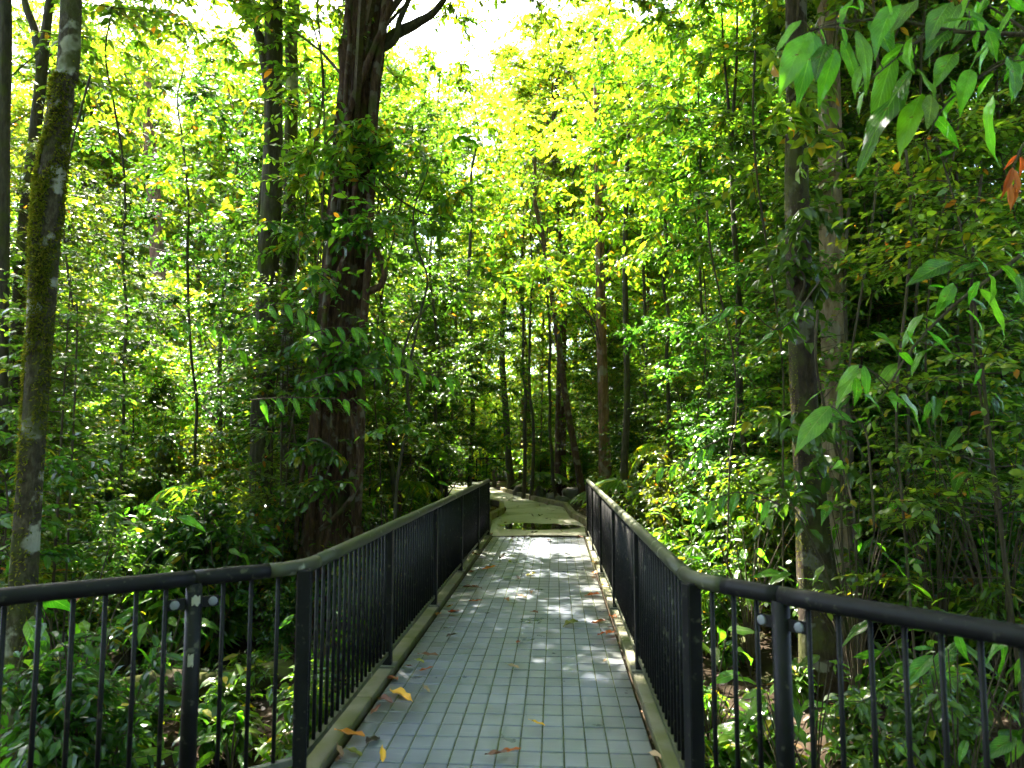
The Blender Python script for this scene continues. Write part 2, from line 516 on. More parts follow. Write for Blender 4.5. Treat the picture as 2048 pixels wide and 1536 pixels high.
def tile_mat():
    m, nd, ln, out = mat_new('deck_tile')
    p = nd.new('ShaderNodeBsdfPrincipled')
    oi = nd.new('ShaderNodeObjectInfo')
    geo = nd.new('ShaderNodeNewGeometry')
    a = nd.new('ShaderNodeAttribute')
    a.attribute_name = 'lv'
    n = nd.new('ShaderNodeTexNoise')
    n.inputs['Scale'].default_value = 3.0
    n.inputs['Detail'].default_value = 8
    n.inputs['Roughness'].default_value = .62
    ln.new(geo.outputs['Position'], n.inputs['Vector'])
    r = ramp(nd, [(.30, (.090, .102, .138)), (.55, (.128, .145, .196)), (.75, (.18, .20, .262))])
    ln.new(n.outputs[0], r.inputs[0])
    # scuffed streaks across each board
    mp = nd.new('ShaderNodeMapping')
    mp.inputs['Scale'].default_value = (5, 70, 1)
    ln.new(geo.outputs['Position'], mp.inputs[0])
    n2 = nd.new('ShaderNodeTexNoise')
    n2.inputs['Scale'].default_value = 1.0
    n2.inputs['Detail'].default_value = 4
    ln.new(mp.outputs[0], n2.inputs['Vector'])
    mr = nd.new('ShaderNodeMapRange')
    mr.inputs[1].default_value, mr.inputs[2].default_value = .58, .72
    mr.inputs[4].default_value = .45
    ln.new(n2.outputs[0], mr.inputs[0])
    mx = nd.new('ShaderNodeMix')
    mx.data_type = 'RGBA'
    ln.new(mr.outputs[0], mx.inputs[0])
    ln.new(r.outputs[0], mx.inputs[6])
    mx.inputs[7].default_value = (.29, .30, .30, 1)
    # algae film
    n3 = nd.new('ShaderNodeTexNoise')
    n3.inputs['Scale'].default_value = .9
    n3.inputs['Detail'].default_value = 6
    ln.new(geo.outputs['Position'], n3.inputs['Vector'])
    mr3 = nd.new('ShaderNodeMapRange')
    mr3.inputs[1].default_value, mr3.inputs[2].default_value = .45, .75
    mr3.inputs[4].default_value = .32
    ln.new(n3.outputs[0], mr3.inputs[0])
    mx3 = nd.new('ShaderNodeMix')
    mx3.data_type = 'RGBA'
    ln.new(mr3.outputs[0], mx3.inputs[0])
    ln.new(mx.outputs[2], mx3.inputs[6])
    mx3.inputs[7].default_value = (.115, .135, .09, 1)
    # dark specks of dirt
    n5 = nd.new('ShaderNodeTexNoise')
    n5.inputs['Scale'].default_value = 38
    n5.inputs['Detail'].default_value = 3
    ln.new(geo.outputs['Position'], n5.inputs['Vector'])
    mr5 = nd.new('ShaderNodeMapRange')
    mr5.inputs[1].default_value, mr5.inputs[2].default_value = .70, .76
    mr5.inputs[4].default_value = .75
    ln.new(n5.outputs[0], mr5.inputs[0])
    mx5 = nd.new('ShaderNodeMix')
    mx5.data_type = 'RGBA'
    ln.new(mr5.outputs[0], mx5.inputs[0])
    ln.new(mx3.outputs[2], mx5.inputs[6])
    mx5.inputs[7].default_value = (.04, .038, .03, 1)
    hs = nd.new('ShaderNodeHueSaturation')
    ad = nd.new('ShaderNodeMath')
    ad.operation = 'ADD'
    ln.new(oi.outputs['Random'], ad.inputs[0])
    ln.new(a.outputs['Fac'], ad.inputs[1])
    fr = nd.new('ShaderNodeMath')
    fr.operation = 'FRACT'
    ln.new(ad.outputs[0], fr.inputs[0])
    mr2 = nd.new('ShaderNodeMapRange')
    mr2.inputs[3].default_value, mr2.inputs[4].default_value = .95, 1.06
    ln.new(fr.outputs[0], mr2.inputs[0])
    ln.new(mr2.outputs[0], hs.inputs['Value'])
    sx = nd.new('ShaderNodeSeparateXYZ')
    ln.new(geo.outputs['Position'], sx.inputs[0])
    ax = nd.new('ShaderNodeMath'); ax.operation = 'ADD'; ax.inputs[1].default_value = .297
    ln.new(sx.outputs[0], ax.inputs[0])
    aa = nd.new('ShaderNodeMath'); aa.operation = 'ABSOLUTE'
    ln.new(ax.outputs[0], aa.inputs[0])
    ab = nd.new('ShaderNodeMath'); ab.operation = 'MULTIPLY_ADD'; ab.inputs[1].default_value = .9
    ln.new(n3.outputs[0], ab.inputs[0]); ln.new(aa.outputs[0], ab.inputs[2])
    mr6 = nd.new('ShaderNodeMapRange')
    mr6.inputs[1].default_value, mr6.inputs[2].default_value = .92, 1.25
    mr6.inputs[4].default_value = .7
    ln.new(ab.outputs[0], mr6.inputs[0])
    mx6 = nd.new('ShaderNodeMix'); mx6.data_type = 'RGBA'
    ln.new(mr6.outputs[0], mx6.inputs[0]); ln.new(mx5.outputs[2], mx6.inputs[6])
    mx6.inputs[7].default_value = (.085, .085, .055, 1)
    ln.new(mx6.outputs[2], hs.inputs['Color'])
    ln.new(hs.outputs[0], p.inputs['Base Color'])
    mr4 = nd.new('ShaderNodeMapRange')
    mr4.inputs[1].default_value, mr4.inputs[2].default_value = .3, .7
    mr4.inputs[3].default_value, mr4.inputs[4].default_value = .24, .48
    ln.new(n.outputs[0], mr4.inputs[0])
    ln.new(mr4.outputs[0], p.inputs['Roughness'])
    b = nd.new('ShaderNodeBump')
    b.inputs['Strength'].default_value = .15
    b.inputs['Distance'].default_value = .004
    ln.new(n2.outputs[0], b.inputs['Height'])
    ln.new(b.outputs[0], p.inputs['Normal'])
    ln.new(p.outputs[0], out.inputs[0])
    return m


M['tile'] = tile_mat()

# ------------------------------------------------------------------ terrain and path
PATH_L = np.array([(-1.15, 12.62), (-1.28, 14.6), (-1.33, 15.4), (-1.19, 17.2), (-1.35, 19.2), (-1.95, 20.7), (-3.2, 23.6), (-5.0, 26.6), (-7.4, 29.0)])
PATH_R = np.array([(0.52, 12.62), (0.56, 14.5), (0.40, 15.6), (0.32, 16.2), (0.19, 18.8), (-0.74, 21.5), (-1.95, 26.0), (-3.0, 29.4), (-6.0, 32.5)])
PATH_C = (PATH_L + PATH_R) / 2


def path_dist(x, y):
    x, y = np.asarray(x, float), np.asarray(y, float)
    pts = np.vstack([[(-.3, -3)], [(-.3, 3)], [(-.3, 12.6)], PATH_C])
    d = np.full(x.shape, 1e9)
    for a, b in zip(pts[:-1], pts[1:]):
        ab = b - a
        t = np.clip(((x - a[0]) * ab[0] + (y - a[1]) * ab[1]) / (ab @ ab), 0, 1)
        d = np.minimum(d, np.hypot(x - a[0] - t * ab[0], y - a[1] - t * ab[1]))
    return d


def gh(x, y):
    x, y = np.asarray(x, float), np.asarray(y, float)
    s = smooth(9.6, 12.9, y)
    z = -0.80 * (1 - s)
    z = z + 0.17 * np.clip(x - 1.5, 0, 9) + 0.05 * np.clip(-x - 6, 0, 20) * smooth(8, 16, y)
    z = z + 0.10 * np.clip(y - 33, 0, 80)
    w = 0.07 * np.sin(1.3 * x + .7 * y) + .06 * np.sin(-.9 * x + 1.7 * y + 1) + .03 * np.sin(3.1 * x + 2.3 * y)
    d = path_dist(x, y)
    onp = (1 - smooth(1.3, 2.6, d)) * smooth(11.6, 12.6, y)
    return (z + w) * (1 - onp) + -0.035 * onp


xs = np.concatenate([np.linspace(-70, -14, 24), np.linspace(-13.5, 13.5, 110), np.linspace(14, 70, 24)])
ys = np.concatenate([np.linspace(-30, -1, 16), np.linspace(-.75, 33, 150), np.linspace(34, 130, 34)])
X, Y = np.meshgrid(xs, ys)
V = np.stack([X, Y, gh(X, Y)], -1).reshape(-1, 3)
nx, ny = len(xs), len(ys)
i = (np.arange(ny - 1)[:, None] * nx + np.arange(nx - 1)[None, :]).reshape(-1, 1)
new('ground', mesh_np('ground', V, i + np.array([[0, 1, nx + 1, nx]]), M['ground'], smooth_shade=True), kind='structure')

n = 60
L_, R_ = spline(np.c_[PATH_L, np.zeros(len(PATH_L))], n), spline(np.c_[PATH_R, np.zeros(len(PATH_R))], n)
k = 9
rows = []
for a in range(n):
    t = np.linspace(0, 1, k)[:, None]
    p = L_[a] * (1 - t) + R_[a] * t
    p[:, 2] = 0.004 + 0.012 * np.sin(np.linspace(0, math.pi, k)) + .006 * np.sin(p[:, 1] * 2.1 + p[:, 0] * 3)
    dip = np.exp(-((p[:, 1] - 14.1) / .75) ** 2)
    p[:, 2] -= 0.022 * dip
    rows.append(p)
V = np.array(rows).reshape(-1, 3)
i = (np.arange(n - 1)[:, None] * k + np.arange(k - 1)[None, :]).reshape(-1, 1)
new('path', mesh_np('path', V, i + np.array([[0, 1, k + 1, k]]), M['path'], smooth_shade=True), kind='structure')

# rain puddle where the concrete meets the boardwalk
mw, nd, ln, out = mat_new('puddle_water')
g = nd.new('ShaderNodeBsdfPrincipled')
g.inputs['Base Color'].default_value = (.035, .034, .018, 1)
g.inputs['Roughness'].default_value = .03
g.inputs['Specular IOR Level'].default_value = .6
ln.new(g.outputs[0], out.inputs[0])
ang = np.linspace(0, 2 * math.pi, 48, endpoint=False)
rr = 1 + .12 * np.sin(3 * ang + 1) + .08 * np.sin(7 * ang) + .05 * np.sin(11 * ang + 2)
V = np.c_[-.36 + .74 * rr * np.cos(ang), 14.15 + .62 * rr * np.sin(ang), np.full(48, .0075)]
V = np.vstack([V, [(-.36, 14.15, .0075)]])
F = np.array([(a, (a + 1) % 48, 48) for a in range(48)])
new('puddle', mesh_np('puddle', V, F, mw), kind='structure')

# ------------------------------------------------------------------ boardwalk
deck = new('boardwalk', mesh_np('boardwalk', *merge([box((-.30, 7.55, -.039), (1.53, 10.14, .05)), box((-.30, .75, -.040), (4.2, 3.4, .05))])[:2], M['joint']), kind='structure')
NX, PITCH_Y = 14, .166
x0, x1 = -1.075, .482
cw = (x1 - x0) / NX
GAP, GAPY = .0065, .0115


def tile_arr(cx, cy, w, l, lv=0.0, dz=0.0):
    b, h, z0 = .004, .026, -.026
    x, y = w / 2, l / 2
    V = np.array([(-x, -y, z0), (x, -y, z0), (x, y, z0), (-x, y, z0),
                  (-x, -y, -b), (x, -y, -b), (x, y, -b), (-x, y, -b),
                  (-x + b, -y + b, 0), (x - b, -y + b, 0), (x - b, y - b, 0), (-x + b, y - b, 0)], float)
    V = V + (cx, cy, dz)
    F = []
    for r0 in (0, 4):
        for q in range(4):
            F.append((r0 + q, r0 + (q + 1) % 4, r0 + 4 + (q + 1) % 4, r0 + 4 + q))
    F.append((8, 9, 10, 11))
    return V, [np.array(F)], {'lv': np.full(12, lv)}


rng = np.random.default_rng(5)
tile_me = mesh_np('tile', *(lambda a: (a[0], a[1], M['tile'], a[2]))(tile_arr(0, 0, cw - GAP, PITCH_Y - GAPY)))
rows_y = np.arange(3.32, 12.60 - PITCH_Y / 2, PITCH_Y)
n_made, rest = 0, []
for ry in rows_y:
    joint_row = int(round((ry - 3.32) / PITCH_Y)) % 7 == 6
    for cxi in range(NX):
        cx = x0 + cw * (cxi + .5)
        dz = rng.normal(0, .0005)
        if n_made < 300:
            o = new('tile', tile_me, deck)
            o.location = (cx, ry, dz)
            o.rotation_euler = (rng.normal(0, .0015), rng.normal(0, .002), rng.normal(0, .002))
            n_made += 1
        else:
            rest.append(tile_arr(cx, ry, cw - GAP, PITCH_Y - GAPY, rng.random(), dz))
for ry in np.arange(3.32 - PITCH_Y, -.8, -PITCH_Y):      # behind the lower edge of the picture the deck widens
    half = 1.0 if ry > 2.4 else 1.9
    for cx in np.arange(-.297 - cw * (half // cw + .5), -.297 + half + .1, cw):
        if x0 < cx < x1 or ry < 2.4:
            rest.append(tile_arr(cx, ry, cw - GAP, PITCH_Y - GAPY, rng.random(), 0))
M['moss_joint'] = plain_mat('moss_joint', (.045, .055, .028), .9, .1, (.12, .14, .07), 11, .5)
strip = mesh_np('joint_strip', *box((0, 0, 0), (.012, 9.26, .012))[:2], M['moss_joint'])
for cxi in range(1, NX):
    new('joint_strip', strip, deck).location = (x0 + cw * cxi, 7.88, -.0105)
Vr, Fr, Ar = merge(rest)
new('tiling', mesh_np('tiling', Vr, Fr, M['tile'], Ar), deck, kind='stuff')


def beam(name, x, y0, y1, w, z0, z1, mat, parent, seg=1):
    L = (y1 - y0) / seg
    for s in range(seg):
        new(name, mesh_np(name, *box((x, y0 + L * (s + .5), (z0 + z1) / 2), (w, L - .006, z1 - z0))[:2], mat), parent)


beam('kerb', -1.160, 3.0, 12.62, .125, -.03, .030, M['kerb'], deck, 7)
beam('kerb', .568, 3.0, 12.62, .125, -.03, .030, M['kerb'], deck, 7)
beam('fascia', -1.20, 3.0, 12.60, .05, -.27, -.034, M['fascia'], deck, 2)
beam('fascia', .608, 3.0, 12.60, .05, -.27, -.034, M['fascia'], deck, 2)
for yy in (3.4, 6.4, 9.4):
    for xx in (-1.05, .46):
        V, F, A = tube([(xx, yy, float(gh(xx, yy)) - .1), (xx, yy, -.08)], .055, 10)
        new('pile', mesh_np('pile', V, F, M['fascia']), deck)


# ------------------------------------------------------------------ railings
def railing(side, label):
    """side -1 left, +1 right: straight run along the deck, then a bent wing that swings out near the camera."""
    X = -1.150 if side < 0 else .560
    bend_y = 3.30 if side < 0 else 3.08
    wing = np.array([-2.022 + 1.17, 2.568 - 3.26]) if side < 0 else np.array([1.355 - .59, 2.229 - 3.06])
    wing = wing / np.linalg.norm(wing)
    t = thing('railing', label, 'railing', (X, bend_y, 0))
    loc = np.array([X, bend_y, 0])
    Zr, R = .960, .0335
    far_y = 12.45 - bend_y
    r = .16
    # top rail: straight part, bend, wing
    c = [np.array([0, r, 0]) * 1.0, np.array([0, 0, 0]), np.r_[wing * r, 0]]
    tt = np.linspace(0, 1, 9)[:, None]
    bend = (1 - tt) ** 2 * c[0] + 2 * tt * (1 - tt) * c[1] + tt ** 2 * c[2]
    up = np.array([0, 0, Zr])
    V, F, A = tube(np.array([(0, yy, Zr) for yy in np.linspace(far_y, r, 24)]), R, 20)
    new('top_rail', mesh_np('top_rail', V, F, M['mossy_rail'], smooth_shade=True), t, label='weathered mossy rail along the straight run')
    V, F, A = tube(bend + up, R - .0006, 20)
    new('rail_bend', mesh_np('rail_bend', V, F, M['mossy_rail'], smooth_shade=True), t)
    j = .47 if side < 0 else .40
    V, F, A = tube(np.array([np.r_[wing * s, Zr] for s in np.linspace(r, j - .003, 6)]), R, 20)
    new('top_rail', mesh_np('top_rail', V, F, M['black_paint'], smooth_shade=True), t, label='black painted rail of the wing')
    V, F, A = tube(np.array([np.r_[wing * s, Zr] for s in np.linspace(j + .003, 2.6, 16)]), R, 20)
    new('top_rail', mesh_np('top_rail', V, F, M['black_paint'], smooth_shade=True), t, label='black painted rail of the wing')
    V, F, A = tube(np.array([np.r_[wing * s, Zr] for s in (j - .02, j + .02)]), R - .006, 16)
    new('joint_sleeve', mesh_np('joint_sleeve', V, F, M['black_paint']), t)
    # bottom rails
    V, F, A = box((0, far_y / 2, .115), (.034, far_y, .030))
    new('bottom_rail', mesh_np('bottom_rail', V, F, M['mossy_rail']), t)
    mid = wing * 1.3
    V, F, A = box((mid[0], mid[1], .115), (.034, 2.6, .030), math.atan2(wing[1], wing[0]) - math.pi / 2)
    new('bottom_rail', mesh_np('bottom_rail', V, F, M['old_metal']), t)
    # posts
    pV, pF, _ = tube([(0, 0, .0), (0, 0, Zr - .02)], .033, 16)
    post = mesh_np('post', pV, pF, M['black_paint'], smooth_shade=True)
    kV, kF, _ = box((0, 0, .036), (.12, .13, .012))
    plate = mesh_np('base_plate', kV, kF, M['old_metal'])
    sV, sF, _ = box((0, 0, .48), (.062, .062, .94))
    sq = mesh_np('post', sV, sF, M['black_paint'])
    for yy in (5.0, 6.9, 8.8, 10.7, 12.42):
        o = new('post', sq, t)
        o.location = (0, yy - bend_y, 0)
        q = new('base_plate', plate, o)
    o = new('post', sq, t)
    o.rotation_euler = (0, 0, .3)
    bolt_V, bolt_F, _ = tube([(0, -.004, 0), (0, -.0085, 0), (0, -.011, 0), (0, -.0112, 0)], [.019, .019, .0165, .004], 14)
    cap = mesh_np('bolt_cap', bolt_V, bolt_F, M['cap'], smooth_shade=True)
    tV, tF, _ = box((0, 0, 0), (.20, .010, .045))
    tab = mesh_np('bracket', tV, tF, M['black_paint'])
    wa = math.atan2(wing[1], wing[0])
    for s in (j, j + 1.85):
        o = new('post', post, t)
        o.location = (wing[0] * s, wing[1] * s, 0)
        b = new('bracket', tab, o)
        b.location = (0, 0, .858)
        b.rotation_euler = (0, 0, wa)
        fl = -1 if side > 0 else 1
        for e in (-.075, .075):
            c_ = new('bolt_cap', cap, o)
            c_.rotation_euler = (0, 0, wa if side > 0 else wa + math.pi)
            c_.location = (math.cos(wa) * e, math.sin(wa) * e, .858)
    if side < 0:      # torn remains of tape on the wing post
        rg = np.random.default_rng(3)
        for zc, hh, ww, off in ((.872, .020, .036, .3), (.632, .026, .022, -.1)):
            th = np.linspace(-ww / .034 / 2, ww / .034 / 2, 7) - math.pi / 2 + .45 + off
            jag = rg.uniform(-.4, .4, 7) * hh
            top = np.c_[np.cos(th) * .0345, np.sin(th) * .0345, np.full(7, zc + hh) + jag]
            bot = np.c_[np.cos(th) * .0345, np.sin(th) * .0345, np.full(7, zc - hh) - jag[::-1]]
            V = np.vstack([top, bot])
            F = np.array([(a, a + 7, a + 8, a + 1) for a in range(6)])
            o = new('tape_scrap', mesh_np('tape_scrap', V, F, M['paper']), t, label='torn cream scrap of tape')
            o.location = (wing[0] * j, wing[1] * j, 0)
    # balusters
    bV, bF, _ = tube([(0, 0, .10), (0, 0, Zr - .01)], .0095, 8)
    bal = mesh_np('baluster', bV, bF, M['black_paint'], smooth_shade=True)
    post_y = np.array([0, 5.0, 6.9, 8.8, 10.7, 12.42]) - np.array([0] + [bend_y] * 5)
    for a, b in zip(post_y[:-1], post_y[1:]):
        m_ = int(round((b - a) / .094))
        for q in range(1, m_):
            o = new('baluster', bal, t)
            o.location = (0, a + (b - a) * q / m_, 0)
    marks = [0, j, j + 1.85, 2.6]
    for a, b in zip(marks[:-1], marks[1:]):
        m_ = max(2, int(round((b - a) / .110)))
        for q in range(1, m_):
            o = new('baluster', bal, t)
            s = a + (b - a) * q / m_
            o.location = (wing[0] * s, wing[1] * s, 0)
    return t


railing(-1, 'black metal railing along the left side of the boardwalk')
railing(1, 'black metal railing along the right side of the boardwalk')

# second boardwalk and its railing in the distance
A_, B_ = at(840, 970, y=31.0), at(985, 970, y=31.0)
far_deck = new('far_boardwalk', mesh_np('far_boardwalk', *box(((A_[0] + B_[0]) / 2 - .8, 30.9, .02), (4.6, 2.2, .06))[:2], M['tile']), kind='structure')
t = thing('far_railing', 'thin dark railing around the distant bend of the walkway', 'railing', (-6, 32.2, 0))
xa, xb = -.5, 5.6
V, F, A = tube([(xa, 0, 1.08), (xb, 0, 1.08)], .03, 8)
new('top_rail', mesh_np('top_rail', V, F, M['black_paint']), t)
V, F, A = tube([(xa, 0, .12), (xb, 0, .12)], .025, 8)
new('bottom_rail', mesh_np('bottom_rail', V, F, M['black_paint']), t)
V, F, A = tube([(0, 0, 0), (0, 0, 1.06)], .035, 8)
pm = mesh_np('post', V, F, M['black_paint'])
for xx in (xa, 1.0, 2.5, 4.0, xb):
    new('post', pm, t).location = (xx, 0, 0)
V, F, A = tube([(0, 0, .1), (0, 0, 1.07)], .013, 5)
pm = mesh_np('baluster', V, F, M['black_paint'])
for xx in np.arange(xa + .15, xb, .15):
    new('baluster', pm, t).location = (xx, 0, 0)
p = at(989, 969, y=29.3)
t = thing('timber_post', 'thick square dark post beside the distant bend of the path', 'post', (p[0], p[1], 0))
new('shaft', mesh_np('shaft', *box((0, 0, .5), (.17, .17, 1.06))[:2], M['bark_dark']), t)
new('post_cap', mesh_np('post_cap', *box((0, 0, 1.05), (.20, .20, .05))[:2], M['bark_dark']), t)

# ------------------------------------------------------------------ path edging, rocks, fallen logs
def edging(pts, label):
    t = thing('timber_edging', label, 'edging', (pts[0][0], pts[0][1], 0), group='timber edging of the path')
    for a, b in zip(pts[:-1], pts[1:]):
        a, b = np.array(a, float), np.array(b, float)
        m, L = (a + b) / 2 - np.array(pts[0]), np.linalg.norm(b - a)
        V, F, _ = box((m[0], m[1], .055), (.13, L + .02, .15), math.atan2(b[1] - a[1], b[0] - a[0]) - math.pi / 2)
        new('log', mesh_np('log', V, F, M['timber']), t)


edging([(.64, 13.0), (.64, 14.5), (.42, 15.9)], 'short pale timber edging starting at the right railing end')
edging([(.40, 16.0), (.27, 18.8), (-.68, 21.5), (-1.9, 26.0)], 'long pale timber edging curving past the rocks')
edging([(-1.28, 13.4), (-1.40, 15.4), (-1.26, 17.2), (-1.42, 19.2), (-2.0, 20.6)], 'pale timber edging on the left side of the path')


def rock(px, py, y, w, d, h, seed, label):
    rg = np.random.default_rng(seed)
    nu, nv = 18, 11
    th, ph = np.linspace(0, 2 * math.pi, nu, endpoint=False), np.linspace(0, math.pi, nv)
    T, P = np.meshgrid(th, ph)
    D = np.stack([np.sin(P) * np.cos(T), np.sin(P) * np.sin(T), np.cos(P)], -1)
    r = np.ones(D.shape[:2])
    for _ in range(14):
        nvec = nrm(rg.normal(size=3))
        c = rg.uniform(.50, .78)
        dd = D @ nvec
        r = np.where(dd * r > c, c / np.maximum(dd, .01), r)
    r = r + .05 * np.sin(5 * D[..., 0] + seed) * np.cos(6 * D[..., 1])
    V = (D * r[..., None] * np.array([w / 2, d / 2, h]) * .85).reshape(-1, 3)
    i = (np.arange(nv - 1)[:, None] * nu + np.arange(nu)[None, :]).ravel()
    jn = (np.arange(nv - 1)[:, None] * nu + (np.arange(nu)[None, :] + 1) % nu).ravel()
    F = np.stack([i, i + nu, jn + nu, jn], -1)
    p = at(px, py, y=y)
    o = new('rock', mesh_np('rock', V, F, M['rock'], smooth_shade=True), label=label, category='rock', group='rocks beside the path')
    o.location = (p[0], p[1], float(gh(p[0], p[1])) + h * .25)
    o.rotation_euler = (0, 0, seed * .7)


rock(1040, 985, 23.5, .95, .7, .38, 1, 'dark rounded rock beside path, leftmost of the rocks')
rock(1082, 990, 23.0, .8, .6, .42, 2, 'dark upright rock, second from the left beside the path')
rock(1103, 1000, 21.0, .75, .6, .34, 3, 'pale small rock in the middle of the row by the path')
rock(1127, 1004, 20.3, .8, .6, .32, 4, 'low brown rock in front of the largest rock')
rock(1150, 998, 20.6, 1.15, .8, .46, 5, 'largest pale grey rock nearest the right railing end')


def log_thing(P, r, label, mat='log', seed=0):
    P = np.array(P, float)
    rg = np.random.default_rng(seed)
    ph = rg.uniform(0, 6, 4)
    path = spline(P - P[0], 48)
    path[:, 2] += .03 * np.sin(np.linspace(0, 9, 48) + ph[2])
    V, F, _ = tube(path, np.linspace(r, r * .6, 48), 26, lambda s, a: 1 + .12 * np.sin(3 * a + 9 * s + ph[0]) + .08 * np.sin(7 * a - 25 * s + ph[1]) + .06 * np.sin(13 * a + 60 * s) * np.sin(41 * s))
    o = new('fallen_log', mesh_np('fallen_log', V, F, M[mat], smooth_shade=True), label=label, category='log')
    o.location = P[0]


def on_ground(px, py, z0=-.75):
    p = at(px, py, z=z0)
    for _ in range(12):
        p = at(px, py, z=float(gh(p[0], p[1])))
        if p[1] > 60 or p[1] < 0:
            return at(px, py, y=30)
    return p


a, b = on_ground(170, 1440), on_ground(585, 1375)
log_thing([a + (0, 0, .10), (a + b) / 2 + (0, 0, .16), b + (0, 0, .12)], .15, 'mossy brown log lying on the ground behind the left wing railing', seed=2)
a, b = on_ground(235, 1345), on_ground(470, 1285)
log_thing([a + (0, 0, .06), (a + b) / 2 + (0, 0, .16), b + (0, 0, .2)], .12, 'thin bare fallen branch on the slope left of the boardwalk', 'log', seed=4)

# ------------------------------------------------------------------ vegetation templates
UP = np.array([0, 0, 1.0])


def foliage(C, rng, twigs, lpt, tl, L, W, kind='kite', flat=.35, outward=None, droop=.25, curl=.2):
    """Leaves on twigs round clump centres C. Returns leaf arrays and twig segments."""
    n = len(C)
    TD = rng.normal(size=(n, twigs, 3))
    TD[..., 2] *= flat
    if outward is not None:
        TD += outward[:, None, :] * .9
    TD = nrm(TD)
    TLn = tl * rng.uniform(.5, 1.15, (n, twigs, 1))
    s = (np.arange(lpt) + rng.uniform(0, .8, (n, twigs, lpt))) / lpt
    B = C[:, None, None, :] + TD[:, :, None, :] * (TLn[:, :, None, :] * s[..., None])
    B[..., 2] -= droop * .5 * tl * s ** 2
    side = np.cross(TD, UP)
    sgn = np.where(np.arange(lpt) % 2, 1.0, -1.0)[None, None, :, None]
    D = TD[:, :, None, :] * .55 + side[:, :, None, :] * sgn * .75 + rng.normal(0, .28, (n, twigs, lpt, 3))
    D[..., 2] -= droop
    N = UP + rng.normal(0, .38, (n, twigs, lpt, 3))
    m = n * twigs * lpt
    sc = rng.uniform(.6, 1.2, m)
    lf = leaves(B.reshape(-1, 3), D.reshape(-1, 3), N.reshape(-1, 3), L * sc, W * sc, rng, kind, curl)
    E0 = np.broadcast_to(C[:, None, :], TD.shape).reshape(-1, 3)
    E1 = (C[:, None, :] + TD * TLn).reshape(-1, 3) - UP * droop * .5 * tl
    return lf, (E0, E1)


def thin_sticks(E0, E1, r):
    """Three-sided tapering sticks for twigs, all in one array."""
    D = nrm(E1 - E0)
    A = nrm(np.cross(D, UP + .01))
    Bn = np.cross(D, A)
    n = len(E0)
    vs_ = []
    for e, rr in ((E0, r), (E1, r * .4)):
        for q in range(3):
            an = 2 * math.pi * q / 3
            vs_.append(e + rr * (A * math.cos(an) + Bn * math.sin(an)))
    V = np.stack(vs_, 1).reshape(-1, 3)
    i = np.arange(n)[:, None] * 6
    F = np.concatenate([i + [0, 1, 4, 3], i + [1, 2, 5, 4], i + [2, 0, 3, 5]], 0)
    return V, [F], {'lv': np.full(len(V), .5)}


def crown_clumps(rng, R, zlo, zhi, ncl, power=.55, bulge=.35):
    t = rng.random(ncl) ** .9
    z = zlo + (zhi - zlo) * t
    prof = np.clip(np.sin(np.pi * (t * .86 + .12)), .05, 1) ** bulge
    a = rng.uniform(0, 2 * math.pi, ncl)
    lob = 1 + .25 * np.sin(2 * a + 3 * t + rng.uniform(0, 6)) + .18 * np.sin(3 * a - 7 * t + rng.uniform(0, 6))
    r = R * prof * lob * rng.random(ncl) ** power
    return np.stack([r * np.cos(a), r * np.sin(a), z], -1)


def limbs(C, rng, axis, r0, rise=.45, n=5):
    """Curved branches from the trunk axis (function z -> point) to the clump centres."""
    out = []
    for c in C:
        rad = np.hypot(c[0], c[1])
        zb = max(.3, c[2] - rise * rad - .2)
        b = axis(zb)
        m = (b + c) / 2 + np.array([0, 0, .12 * rad]) + rng.normal(0, .07 * rad, 3)
        rr = r0 * (.35 + .12 * rad) * rng.uniform(.7, 1.1)
        out.append(tube(spline([b, m, c], n), np.linspace(rr, rr * .25, n), 4, cap=False))
    return out


def tree_template(seed, H, R, zlo, ncl, tw, lpt, L, W, mat, r0, bark='bark_brown', kind='kite', tl=.7, lean=.25):
    rng = np.random.default_rng(seed)
    wob = rng.normal(0, lean, (5, 3)) * np.array([1, 1, 0])
    wob[0] = 0
    wob = np.cumsum(wob * .5, 0)
    zz = np.linspace(0, H * .93, 5)
    tp = spline(np.c_[wob[:, :2], zz], 26)
    rads = r0 * (1 - .82 * np.linspace(0, 1, 26)) * (1 + .6 * np.exp(-np.linspace(0, 1, 26) * 26))
    ph = rng.uniform(0, 6, 3)
    trunk = tube(tp, rads, 12, lambda s, a: 1 + .07 * np.sin(3 * a + 5 * s + ph[0]) + .05 * np.sin(5 * a - 11 * s + ph[1]))
    axis = lambda z: np.array([np.interp(z, tp[:, 2], tp[:, 0]), np.interp(z, tp[:, 2], tp[:, 1]), min(z, H * .93)])
    C = crown_clumps(rng, R, zlo, H, ncl)
    C[:, :2] += np.array([axis(z)[:2] for z in C[:, 2]])
    outw = nrm(np.c_[C[:, :2], np.full(ncl, .0)])
    lf, (E0, E1) = foliage(C, rng, tw, lpt, tl, L, W, kind, .45, outw * .6, .3)
    sel = rng.permutation(ncl)[:min(ncl, 55)]
    br = limbs(C[sel], rng, axis, r0 * .55)
    bV = merge(br + [thin_sticks(E0, E1, .004 + r0 * .012)])
    return [('trunk', mesh_np('trunk', trunk[0], trunk[1], M[bark], smooth_shade=True)),
            ('branches', mesh_np('branches', bV[0], bV[1], M['twig'])),
            ('crown', mesh_np('crown', lf[0], lf[1], mat, lf[2]))]


